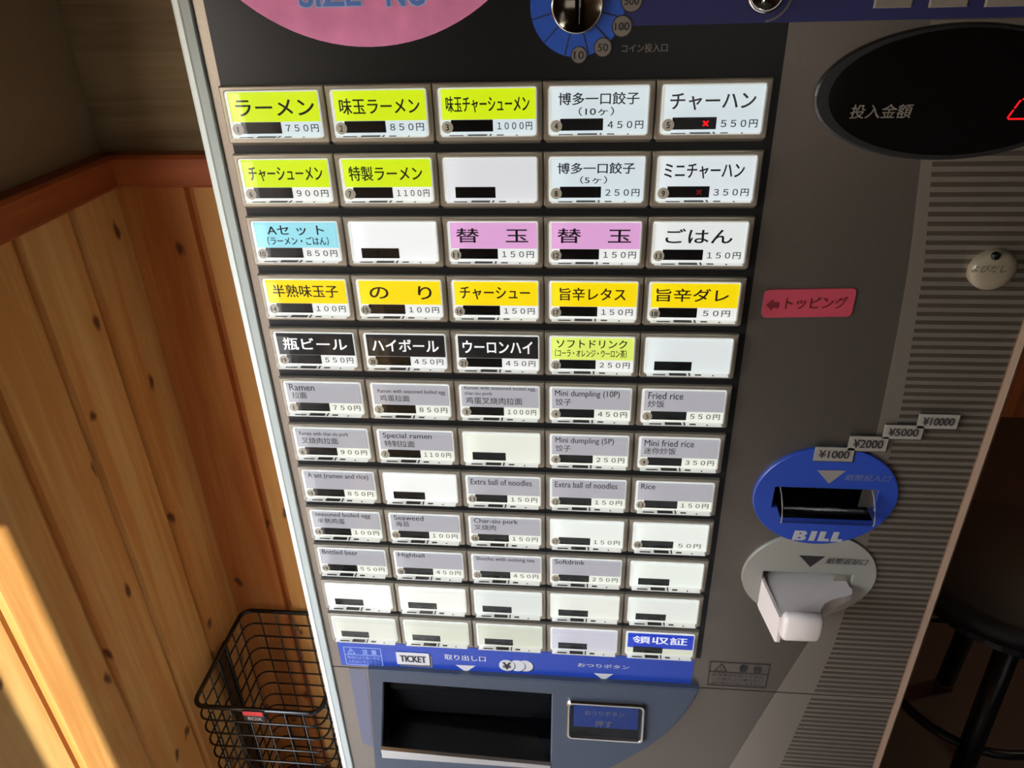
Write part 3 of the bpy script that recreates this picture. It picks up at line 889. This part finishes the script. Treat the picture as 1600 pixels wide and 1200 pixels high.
prof = [(SY(0, zl) + 0.0005, zl + 0.0045), (SY(0, zl) - 0.0008, zl + 0.001), (SY(0, zl) - 0.0008, zl - 0.012), (0.02, zl - 0.004), (0.02, zl + 0.002)]
q0, q1 = sp(597, 1181), sp(860, 1191)
A = [bm.verts.new(W(q0[0], y, z + 0.0065)) for y, z in prof]; Bv = [bm.verts.new(W(q1[0], y, z)) for y, z in prof]
for i in range(len(prof)): j = (i+1) % len(prof); bm.faces.new((A[i], Bv[i], Bv[j], A[j]))
bm.faces.new(A); bm.faces.new(Bv)
obj('tray_lip', bm, M['steel'], tray, 'bright metal lip')
bm = bmesh.new()
prism(bm, [pxl([(545, 1044), (572, 1046), (583, 1167), (566, 1160)])], PF - 0.0003, PF)
obj('side_strip', bm, M['purple_grey'], mach, 'purple grey strip left of the tray')
# change button
cb0 = (min(p[0] for p in CB), max(p[1] for p in CB)); cb1 = (max(p[0] for p in CB), min(p[1] for p in CB))
bm = bmesh.new()
prism(bm, [rrect(cb0[0], cb1[1], cb1[0], cb0[1], 0.005, 4), rrect(cb0[0] + 0.0042, cb1[1] + 0.0042, cb1[0] - 0.0042, cb0[1] - 0.0042, 0.002, 4)], lambda x, z: SY(x, z) - 0.004, PF, 0.0014, 0.0016)
chg = obj('change_button', bm, M['chrome'], mach, 'blue change button in a shiny frame')
bm = bmesh.new(); prism(bm, [rect(cb0[0] + 0.0038, cb1[1] + 0.0038, cb1[0] - 0.0038, cb0[1] - 0.0038)], lambda x, z: SY(x, z) - 0.0008, PF)
obj('button_well', bm, M['flap'], chg)
q = [sp(896, 1098), sp(997, 1105), sp(996, 1139), sp(897, 1132)]
qx0, qx1 = (q[0][0] + q[3][0])/2, (q[1][0] + q[2][0])/2; qz0, qz1 = (q[0][1] + q[1][1])/2, (q[2][1] + q[3][1])/2
bm = bmesh.new(); prism(bm, [rect(qx0, qz1, qx1, qz0)], lambda x, z: SY(x, z) - 0.0014, PF); obj('button_card', bm, M['card_blue'], chg, 'blue card')
yf = lambda x, z: SY(x, z) - 0.0017
a, b = sp(914, 1107), sp(975, 1118); a2, b2 = sp(930, 1123), sp(956, 1135)
lettering('lettering', [('おつりボタン', a[0], a[1], b[0], b[1], 0, {'yf': yf}), ('押す', a2[0], a2[1], b2[0], b2[1], 0, {'yf': yf})], M['white_print'], chg)
bm = bmesh.new(); prism(bm, [rrect(cb0[0] + 0.0030, cb1[1] + 0.0030, cb1[0] - 0.0030, cb0[1] - 0.0030, 0.003, 4)], lambda x, z: SY(x, z) - 0.0038, None); obj('key_cap', bm, M['lens'], chg)
warning('warning_notice', [(1111, 1034), (1203, 1039.5), (1196, 1075), (1105, 1070.5)], M['dark_print'], '警告', ['転落事故を防ぐために', 'この機の上に乗らない', '揺り動かさないで下さい'], mach, 'small warning notice in dark print')

# ---- bill inlet
EC = (0.2289, -0.2795)
bm = bmesh.new(); prism(bm, [ell(EC[0], EC[1], 0.0493, 0.0428, 64), BIN], 0.0008, PF + 0.002, 0.0005, 0.0005)
inlet = obj('bill_inlet', bm, M['inlet_blue'], mach, 'blue oval plate around the banknote inlet')
def pocket(name, r, y0, y1, parent, m):
    bm = bmesh.new()
    f = [bm.verts.new(W(x, y0, z)) for x, z in r]; g = [bm.verts.new(W(x, y1, z)) for x, z in r]
    for i in range(4): bm.faces.new((f[i], g[i], g[(i+1) % 4], f[(i+1) % 4]))
    bm.faces.new(g)
    return obj(name, bm, m, parent)
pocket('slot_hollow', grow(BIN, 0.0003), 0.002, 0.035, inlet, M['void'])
bm = bmesh.new()
gx0, gx1 = 0.1975, 0.2600
prof = [(0.010, -0.2715), (0.003, -0.2722), (-0.004, -0.2750), (-0.009, -0.2795), (-0.0125, -0.2860), (-0.0135, -0.2905), (-0.0125, -0.2925), (-0.010, -0.2915), (-0.002, -0.2890), (0.012, -0.2885)]
A = [bm.verts.new(W(gx0, y, z)) for y, z in prof]; Bv = [bm.verts.new(W(gx1, y, z)) for y, z in prof]
for i in range(len(prof)-1): bm.faces.new((A[i], Bv[i], Bv[i+1], A[i+1]))
obj('bill_guide', bm, M['clearguide'], inlet, 'clear smoked banknote guide', smooth=True)
for x in (gx0, gx1):
    bm = bmesh.new()
    tube(bm, [W(x, y, z) for y, z in prof[:7]], 0.0005, n=5)
    obj('guide_edge', bm, M['grey_plastic'], inlet)
bm = bmesh.new()
v = [bm.verts.new(W(*p)) for p in ((gx0, -0.009, -0.2903), (gx1, -0.009, -0.2903), (gx1, 0.03, -0.2885), (gx0, 0.03, -0.2885), (gx0, -0.009, -0.2893), (gx1, -0.009, -0.2893), (gx1, 0.03, -0.2875), (gx0, 0.03, -0.2875))]
for f in ((0,3,2,1),(4,5,6,7),(0,1,5,4),(1,2,6,5),(2,3,7,6),(3,0,4,7)): bm.faces.new([v[i] for i in f])
obj('slot_floor', bm, M['void'], inlet)
YI = 0.0005
bm = bmesh.new(); prism(bm, [pxl([(1277, 735), (1322, 735.5), (1295, 756)], YI)], YI, YI + 0.0003); obj('arrow_mark', bm, M['grey_print'], inlet)
a, b = fp(1320, 741, YI), fp(1388, 753, YI)
lettering('lettering', [('紙幣投入口', a[0], a[1], b[0], b[1], YI, {'shear': 0.3})], M['haze_print'], inlet)
a, b = fp(1240, 829, YI), fp(1317, 847, YI)
bm = bmesh.new()
w = b[0] - a[0]
def block_letters(bm, x0, zt, x1, zb, y, shear):
    """BILL in heavy slab-free capitals"""
    w = (x1-x0); h = zt-zb
    def add(poly, holes=()):
        f = lambda u, v: (x0 + u*w + shear*v*h, zb + v*h)
        prism(bm, [[f(u, v) for u, v in poly]] + [[f(u, v) for u, v in q] for q in holes], y, y + 0.0003)
    add([(0, 0), (.20, 0), (.25, .08), (.27, .25), (.25, .42), (.20, .52), (.245, .62), (.26, .76), (.24, .92), (.19, 1), (0, 1)],
        [[(.105, .2), (.105, .36), (.16, .36), (.16, .2)], [(.105, .64), (.105, .8), (.155, .8), (.155, .64)]])
    add([(.335, 0), (.45, 0), (.45, 1), (.335, 1)])
    add([(.515, 0), (.735, 0), (.735, .26), (.63, .26), (.63, 1), (.515, 1)])
    add([(.775, 0), (1, 0), (1, .26), (.89, .26), (.89, 1), (.775, 1)])
block_letters(bm, a[0], a[1], b[0] - 0.001, b[1], YI, 0.12)
obj('bill_lettering', bm, M['bill_print'], inlet)

# price plates in a staircase
for k, (s, q) in enumerate((('¥10000', [(1436, 647), (1499, 649), (1496, 671), (1434, 669)]), ('¥5000', [(1383, 664), (1443, 666), (1440, 687), (1380, 685.5)]),
                            ('¥2000', [(1328, 681.5), (1388, 683.5), (1384.5, 706), (1325, 703.5)]), ('¥1000', [(1274, 698.5), (1335, 700.5), (1332, 721.5), (1272, 719.5)]))):
    yb = -0.0004
    p = pxl(q, yb)
    x0, x1 = (p[0][0]+p[3][0])/2, (p[1][0]+p[2][0])/2; z1, z0 = (p[0][1]+p[1][1])/2, (p[2][1]+p[3][1])/2
    bm = bmesh.new(); prism(bm, [rect(x0, z0, x1, z1)], yb, 0.0006)
    pl = obj('price_plate', bm, M['plate'], mach, 'small grey plate reading ' + s)
    bm = bmesh.new(); prism(bm, [rect(x0 + 0.0011, z0 - 0.0013, x1 + 0.0011, z1 - 0.0011)], yb + 0.0008, 0.0034); obj('plate_edge', bm, M['plate_edge'], pl)
    lettering('lettering', [(s, x0 + 0.0028, z1 - 0.0022, x1 - 0.0028, z0 + 0.0026, yb - 0.0003, {'bold': 0.02})], M['dark_print'], pl)

# ---- bill return
RC = (0.2302, -0.3553)
bm = bmesh.new(); prism(bm, [ell(RC[0], RC[1], 0.0492, 0.0425, 64), BRT], 0.0016, PF + 0.002, 0.0005, 0.0005)
ret = obj('bill_return', bm, M['grey_plastic'], mach, 'pale grey oval plate around the banknote return')
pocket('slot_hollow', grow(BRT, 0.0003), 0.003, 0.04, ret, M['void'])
YR = 0.0013
bm = bmesh.new(); prism(bm, [pxl([(1249, 868), (1289, 870), (1266, 886)], YR)], YR, YR + 0.0003); obj('arrow_mark', bm, M['dark_print'], ret)
a, b = fp(1291, 872, YR), fp(1352, 883.5, YR)
lettering('lettering', [('紙幣返却口', a[0], a[1] + 0.0004, b[0], b[1], YR, {'shear': 0.3, 'bold': 0.01})], M['dark_print'], ret)
# white scoop: shelf with a cut right side, left cheek and a rounded lip
bm = bmesh.new()
plan = [(0.1972, 0.012), (0.2592, 0.012), (0.2596, -0.001), (0.2612, -0.0045), (0.2600, -0.0085), (0.2555, -0.0112), (0.2495, -0.0128), (0.2430, -0.0155), (0.2378, -0.0190), (0.2338, -0.0245), (0.2318, -0.0300), (0.2310, -0.0340), (0.2040, -0.0340)]
top = [bm.verts.new(W(x, y, -0.3600 - 0.08*max(0, -y))) for x, y in plan]
def under(x, y): return -0.3790 if y > 0.002 else (-0.3672 if x > 0.232 else -0.3850)
bot = [bm.verts.new(W(x, y, under(x, y))) for x, y in plan]
n = len(plan)
for i in range(n): j = (i+1) % n; bm.faces.new((top[i], top[j], bot[j], bot[i]))
bm.faces.new(top); bm.faces.new(bot)
obj('return_scoop', bm, M['white_plastic'], ret, 'white plastic scoop')
bm = bmesh.new()     # left cheek, slightly above the shelf
chk = [(0.008, -0.3592), (0.0, -0.3594), (-0.0335, -0.3628), (-0.0365, -0.3850), (-0.0340, -0.3875), (-0.002, -0.3870), (0.008, -0.3870)]
A = [bm.verts.new(W(0.1962 + max(0, -y)*0.18, y, z)) for y, z in chk]; Bv = [bm.verts.new(W(0.1985 + max(0, -y)*0.18, y, z)) for y, z in chk]
for i in range(len(chk)): j = (i+1) % len(chk); bm.faces.new((A[i], A[j], Bv[j], Bv[i]))
bm.faces.new(A); bm.faces.new(Bv)
obj('scoop_cheek', bm, M['white_plastic'], ret)
bm = bmesh.new()     # rounded lip
xa, xb = 0.2030, 0.2312; yc, zc, ry, rz = -0.0385, -0.3655, 0.0060, 0.0125
secs = []
for x, f in ((xa, 0.55), (xa + 0.0012, 0.82), (xa + 0.0032, 1.0), (xb - 0.0032, 1.0), (xb - 0.0012, 0.82), (xb, 0.55)):
    R = []
    for k in range(20):
        t = 2*math.pi*k/20
        cy, cz = math.cos(t), math.sin(t)
        cy = math.copysign(abs(cy)**0.75, cy); cz = math.copysign(abs(cz)**0.75, cz)
        R.append(bm.verts.new(W(x, yc + ry*cy*f, zc + (rz - 0.004*(1-f))*cz*(0.6 + 0.4*f))))
    secs.append(R)
for A, Bv in zip(secs, secs[1:]):
    for k in range(20): bm.faces.new((A[k], A[(k+1) % 20], Bv[(k+1) % 20], Bv[k]))
bm.faces.new(secs[0]); bm.faces.new(secs[-1])
obj('scoop_lip', bm, M['white_plastic'], ret, smooth=True)

# ---- amount display
DC = (0.2490, -0.0100)
bm = bmesh.new(); prism(bm, [ell(DC[0], DC[1], 0.0715, 0.0345, 72)], 0.0018, PF, 0.0012, 0.0010)
disp = obj('amount_display', bm, M['display_ring'], mach, 'black oval amount display')
bm = bmesh.new(); prism(bm, [ell(DC[0] + 0.0014, DC[1] + 0.0002, 0.0655, 0.0318, 72)], 0.0012, 0.0018); obj('display_glass', bm, M['display'], disp)
a, b = fp(1330, 163.5, 0.001), fp(1421, 184.5, 0.001)
lettering('lettering', [('投入金額', a[0], a[1], b[0], b[1], 0.0009, {'shear': 0.12, 'bold': 0.012})], M['grey_print'], disp)
p0, p1 = fp(1573, 186, 0.001), fp(1601, 155, 0.001)
bm = bmesh.new()
h = p1[1] - p0[1]; w = 0.0095; sh = 0.0045; T = 0.0009
def P7(u, v): return (p0[0] + u*w + sh*v, p0[1] + v*h)
for a, b in (((0, 0.04), (0, .47)), ((0, .53), (0, .96)), ((1, .04), (1, .47)), ((1, .53), (1, .96)), ((.06, 0), (.94, 0)), ((.06, 1), (.94, 1))):
    seg(bm, P7(*a), P7(*b), T, 0.0009)
obj('red_digit', bm, M['red_led'], disp, 'glowing red digit 0')

# ---- call button
CC = (0.2946, -0.1078)
bm = bmesh.new(); dome(bm, CC[0], CC[1], 0.0132, 0.0122, PF, [(1.0, PF), (1.0, 0.0005), (0.97, -0.0012), (0.88, -0.0024), (0.6, -0.0034), (0.3, -0.0038), (0, -0.0039)], tilt=0.5)
call = obj('call_button', bm, M['knob'], mach, 'round pearl call button', smooth=True)
x, z = fp(1556, 400, -0.0030)
bm = bmesh.new(); dome(bm, x, z, 0.0024, 0.0024, 0, [(1.0, -0.002), (1.0, -0.0038), (0.6, -0.0046), (0, -0.0048)], n=20); obj('call_lamp', bm, M['flap'], call, smooth=True)
a, b = fp(1520, 414, -0.0042), fp(1571, 426, -0.0042)
lettering('lettering', [('よびだし', a[0], a[1], b[0], b[1], -0.0042, {'shear': 0.15})], M['dark_print'], call)

# ---- top blue band, coin slot, labels
bm = bmesh.new(); prism(bm, [rect(0.055, 0.0262, XB - 0.0058, 0.085)], PF - 0.0006, PF - 0.0004)
top = obj('blue_header', bm, M['deep_blue'], mach, 'deep blue printed band across the top')
cc = fp(902, 8, PF); YC = PF - 0.0007
bm = bmesh.new(); prism(bm, [ell(cc[0], cc[1], 0.0248, 0.0252, 64)], YC, YC + 0.0003)
coin = obj('coin_inlet', bm, M['ring_blue'], mach, 'blue ring around the round coin plate')
for k in range(12):
    ang = math.radians(15 + 30*k)
    a = (cc[0] + 0.0133*math.cos(ang), cc[1] + 0.0133*math.sin(ang)); b = (cc[0] + 0.0247*math.cos(ang), cc[1] + 0.0247*math.sin(ang))
    bm = bmesh.new(); seg(bm, a, b, 0.0006, YC - 0.0002); obj('ring_line', bm, M['dark_print'], coin)
bm = bmesh.new(); dome(bm, cc[0], cc[1], 0.0137, 0.0137, 0, [(1.0, YC), (1.0, YC - 0.0035), (0.95, YC - 0.0048), (0.90, YC - 0.0044)], n=48)
obj('coin_rim', bm, M['chrome'], coin, 'chrome rim', smooth=True)
bm = bmesh.new(); dome(bm, cc[0], cc[1], 0.0124, 0.0124, 0, [(1.0, YC - 0.0046), (0.7, YC - 0.0034), (0.35, YC - 0.0026), (0, YC - 0.0023)], n=48)
obj('coin_plate', bm, M['coin_mirror'], coin, 'polished dished plate', smooth=True)
bm = bmesh.new(); ubox(bm, (cc[0] - 0.0010, YC - 0.0050, cc[1] - 0.0085), (cc[0] + 0.0010, YC - 0.0020, cc[1] + 0.0100)); obj('coin_slot', bm, M['void'], coin)
bm = bmesh.new(); ubox(bm, (cc[0] + 0.0010, YC - 0.0058, cc[1] - 0.0085), (cc[0] + 0.0014, YC - 0.0020, cc[1] + 0.0100)); obj('slot_edge', bm, M['chrome'], coin)
for s, px, py, r in (('10', 904.5, 86, 0.0041), ('50', 942, 74, 0.0046), ('100', 972, 41, 0.0051), ('500', 987, 1, 0.0053)):
    x, z = fp(px, py, YC)
    bm = bmesh.new(); prism(bm, [ell(x, z, r*1.07, r*1.07, 32)], YC - 0.0003, YC); bd = obj('coin_badge', bm, M['dark_print'], coin)
    bm = bmesh.new(); prism(bm, [ell(x, z, r*0.96, r*0.96, 32)], YC - 0.0005, YC - 0.0003); obj('coin_badge_face', bm, M['grey_print'], coin)
    w = 0.00125*len(s) + 0.0002*(len(s) == 2)
    lettering('coin_badge_number', [(s, x - w, z + 0.0019, x + w, z - 0.0019, YC - 0.0007, {'bold': 0.01})], M['dark_print'], coin)
a, b = fp(972, 69, YC), fp(1042.5, 81, YC)
lettering('coin_lettering', [('コイン投入口', a[0], a[1], b[0], b[1], YC, {'bold': 0.01})], M['grey_print'], mach)
x, z = fp(1194, -12, PF)
bm = bmesh.new(); dome(bm, x, z, 0.0098, 0.0098, 0, [(1.0, YC), (0.98, YC - 0.006), (0.9, YC - 0.008), (0.75, YC - 0.0075), (0.4, YC - 0.006), (0, YC - 0.0055)], n=40)
obj('return_knob', bm, M['chrome'], mach, 'chrome knob at the top', smooth=True)
bm = bmesh.new(); prism(bm, [ell(x + 0.001, z - 0.0005, 0.0135, 0.0135, 24, 275, 350) + list(reversed(ell(x + 0.001, z - 0.0005, 0.0125, 0.0125, 24, 275, 350)))], YC - 0.0002, YC); obj('knob_arc', bm, M['dim_print'], mach)
for q in ((1363, 1422, 13), (1449, 1509, 12), (1536, 1600, 11)):
    a = fp(q[0], q[2], PF); b = fp(q[1], q[2], PF)
    bm = bmesh.new(); prism(bm, [rect(a[0], a[1], b[0], a[1] + 0.017)], PF - 0.002, PF - 0.0006, 0.0006, 0.0006)
    obj('label_plate', bm, M['plate'], mach)

# ------------------------------------------------------------------ notices stuck on the machine
p1, p2, p3 = [Vector(fp(*p, PF)) for p in ((385, 6), (575, 73), (756, 6))]
# circle through three points
def circ(a, b, c):
    d = 2*(a.x*(b.y-c.y) + b.x*(c.y-a.y) + c.x*(a.y-b.y))
    ux = ((a.length_squared)*(b.y-c.y) + (b.length_squared)*(c.y-a.y) + (c.length_squared)*(a.y-b.y))/d
    uy = ((a.length_squared)*(c.x-b.x) + (b.length_squared)*(a.x-c.x) + (c.length_squared)*(b.x-a.x))/d
    o = Vector((ux, uy)); return o, (a-o).length
pc, pr = circ(p1, p2, p3)
pr = min(pr, 0.2)
YQ = PF - 0.0012
bm = bmesh.new(); prism(bm, [ell(pc.x, pc.y, pr, pr, 96)], YQ, YQ + 0.0004)
# the paper is cut off along the machine top so it lies on the panel only
bmesh.ops.bisect_plane(bm, geom=bm.verts[:] + bm.edges[:] + bm.faces[:], plane_co=W(0, 0, ZTOP - 0.006), plane_no=(0, 0, 1), clear_outer=True)
bmesh.ops.bisect_plane(bm, geom=bm.verts[:] + bm.edges[:] + bm.faces[:], plane_co=W(-0.153, 0, 0), plane_no=(-1, 0, 0), clear_outer=True)
bmesh.ops.bisect_plane(bm, geom=bm.verts[:] + bm.edges[:] + bm.faces[:], plane_co=W(0.045, 0, 0), plane_no=(1, 0, 0), clear_outer=True)
poster = obj('round_poster', bm, M['pink_paper'])
poster['label'] = 'large round pink paper notice with blue letters stuck above the top row of buttons'; poster['category'] = 'poster'
a, b = fp(470, 10.5, YQ), fp(564, 11, YQ); a2, b2 = fp(606, 9, YQ), fp(668, 4, YQ)
for nm, m, y, g in (('letter_outline', 'poster_pale', YQ - 0.0002, 0.05), ('lettering', 'poster_blue', YQ - 0.0004, 0.015)):
    lettering(nm, [('SIZE', a[0], a[1] + 0.014, b[0], a[1] - 0.0002, y, {'bold': g}), ('NO', a2[0], a2[1] + 0.014, b2[0], a2[1] - 0.0002, y, {'bold': g})], M[m], poster)

YS = PF - 0.0012
q = pxl([(1194.5, 453), (1339, 450.5), (1331.5, 494), (1190.5, 497.5)], YS)
x0, x1 = (q[0][0]+q[3][0])/2, (q[1][0]+q[2][0])/2; z1, z0 = (q[0][1]+q[1][1])/2, (q[2][1]+q[3][1])/2
tl = (q[1][1]-q[0][1])
bm = bmesh.new(); prism(bm, [[(x, z + tl*((x-x0)/(x1-x0) - 0.5)) for x, z in rrect(x0, z0, x1, z1, 0.003, 4)]], YS, PF - 0.0001, 0.0002, 0.0002)
st = obj('topping_sticker', bm, M['sticker_pink'])
st['label'] = 'pink rounded sticker with a red arrow beside the yellow buttons'; st['category'] = 'sticker'
a, b = fp(1229, 464, YS), fp(1321, 484, YS)
lettering('lettering', [('トッピング', a[0], a[1], b[0], b[1], YS - 0.0003, {'bold': 0.012, 'skew': tl*0.5})], M['sticker_red'], st)
a = fp(1197, 476.5, YS); b = fp(1217, 475.5, YS)
bm = bmesh.new(); L_ = b[0]-a[0]
prism(bm, [[(a[0], a[1]), (a[0] + L_*0.5, a[1] + 0.0038), (a[0] + L_*0.5, a[1] + 0.0020), (b[0], a[1] + 0.0020), (b[0], a[1] - 0.0020), (a[0] + L_*0.5, a[1] - 0.0020), (a[0] + L_*0.5, a[1] - 0.0038)]], YS - 0.0003, YS)
obj('arrow_mark', bm, M['sticker_red'], st, 'red arrow pointing left')

# ------------------------------------------------------------------ wire basket in the corner
bxa, bxb, bya, byb = -0.4690, -0.2860, 0.1520, 0.3290
RZ = Z0 - 0.829
bas = thing('wire_basket', 'tall black wire mesh basket in the pine corner left of the ticket machine', 'basket', ((bxa+bxb)/2, (bya+byb)/2, 0.0))
def hoop(z, r=0.016, g=0.0):
    out = []
    for cx, cy, a0 in ((bxb-r, byb-r, 0), (bxa+r, byb-r, 90), (bxa+r, bya+r, 180), (bxb-r, bya+r, 270)):
        for i in range(5):
            t = math.radians(a0 + 90*i/4); out.append((cx + (r+g)*math.cos(t), cy + (r+g)*math.sin(t), z))
    return out
bm = bmesh.new(); tube(bm, hoop(RZ), 0.0034, True, 8); obj('rim', bm, M['wire'], bas, smooth=True)
nh = 16
first = None
for k in range(1, nh + 1):
    z = RZ - 0.0285*k
    if z < 0.006: break
    if first is None:
        bm = bmesh.new(); tube(bm, hoop(z), 0.0015, True, 6)
        first = obj('hoop_wire', bm, M['wire'], bas, smooth=True); zz0 = z
    else:
        h = first.copy(); COL.objects.link(h); h.location = first.location + Vector((0, 0, z - zz0))
zl = max(RZ - 0.0285*nh, 0.008)
def upright(x, y):
    bm = bmesh.new(); tube(bm, [(x, y, RZ), (x, y, zl)], 0.0013, False, 6); obj('upright_wire', bm, M['wire'], bas, smooth=True)
for k in range(1, 7):
    x = bxa + 0.0262*k
    if x < bxb - 0.01:
        upright(x, byb - 0.0016); upright(x, bya + 0.0016)
for k in range(1, 7):
    y = bya + 0.0262*k
    if y < byb - 0.01:
        upright(bxa + 0.0016, y); upright(bxb - 0.0016, y)
bm = bmesh.new(); box(bm, (bxa - 0.0030, 0.2390, zl), (bxa + 0.0006, 0.2640, RZ + 0.0034)); obj('side_bar', bm, M['wire'], bas, 'flat black bar on the left side')
for k in range(1, 7):   # bottom grid
    x = bxa + 0.0262*k
    bm = bmesh.new(); tube(bm, [(x, bya + 0.002, zl), (x, byb - 0.002, zl)], 0.0013, False, 6); obj('bottom_wire', bm, M['wire'], bas)
bm = bmesh.new(); box(bm, (-0.3945, bya - 0.0052, RZ - 0.0175), (-0.3640, bya - 0.0036, RZ + 0.0030)); tag = obj('name_tag', bm, M['vinyl'], bas, 'black tag with a red print')
bm = bmesh.new(); box(bm, (-0.3940, bya - 0.0056, RZ - 0.0060), (-0.3655, bya - 0.0052, RZ + 0.0026)); obj('red_panel', bm, M['red_tag'], tag)
vs, fs = text_tris('BOX', 0.02)
bm = bmesh.new()
for (ax_, bx_) in ((-0.3885, -0.3680),):
    mx = max(v[0] for v in vs); mn = min(v[0] for v in vs); my = max(v[1] for v in vs); ny = min(v[1] for v in vs)
    nv = [bm.verts.new((ax_ + (v[0]-mn)/(mx-mn)*(bx_-ax_), bya - 0.0056, RZ - 0.0150 + (v[1]-ny)/(my-ny)*0.0068)) for v in vs]
    for f in fs: bm.faces.new([nv[i] for i in f])
obj('tag_lettering', bm, M['tag_grey'], tag)

# ------------------------------------------------------------------ stool at the right
sx, sy, sh, sr = 0.775, 0.500, 0.490, 0.172
stool = thing('round_stool', 'dark round stool with a black seat and foot ring right of the ticket machine', 'stool', (sx, sy, 0))
bm = bmesh.new(); lathe(bm, sx, sy, [(0, sh), (sr*0.9, sh), (sr*0.98, sh - 0.008), (sr, sh - 0.022), (sr*0.97, sh - 0.04), (sr*0.9, sh - 0.046), (0, sh - 0.046)])
obj('seat', bm, M['vinyl'], stool, smooth=True)
bm = bmesh.new(); lathe(bm, sx, sy, [(sr*0.88, sh - 0.044), (sr*0.9, sh - 0.062), (sr*0.82, sh - 0.064), (sr*0.80, sh - 0.044)]); obj('seat_ring', bm, M['stool_metal'], stool)
for k in range(4):
    a = math.radians(-112 + 90*k)
    top_ = (sx + 0.125*math.cos(a), sy + 0.125*math.sin(a), sh - 0.05); bot_ = (sx + 0.165*math.cos(a), sy + 0.165*math.sin(a), 0.012)
    bm = bmesh.new(); tube(bm, [bot_, top_], 0.0175, False, 12); obj('leg', bm, M['stool_metal'], stool, smooth=True)
    bm = bmesh.new(); tube(bm, [(bot_[0], bot_[1], 0.0), (bot_[0], bot_[1], 0.022)], 0.018, False, 12); obj('foot_cap', bm, M['foot'], stool, smooth=True)
zr = 0.20; rr = 0.125 + (0.165 - 0.125)*(sh - 0.05 - zr)/(sh - 0.062)
bm = bmesh.new(); tube(bm, [(sx + rr*math.cos(2*math.pi*k/40), sy + rr*math.sin(2*math.pi*k/40), zr) for k in range(40)], 0.008, True, 8); obj('foot_ring', bm, M['stool_metal'], stool, smooth=True)
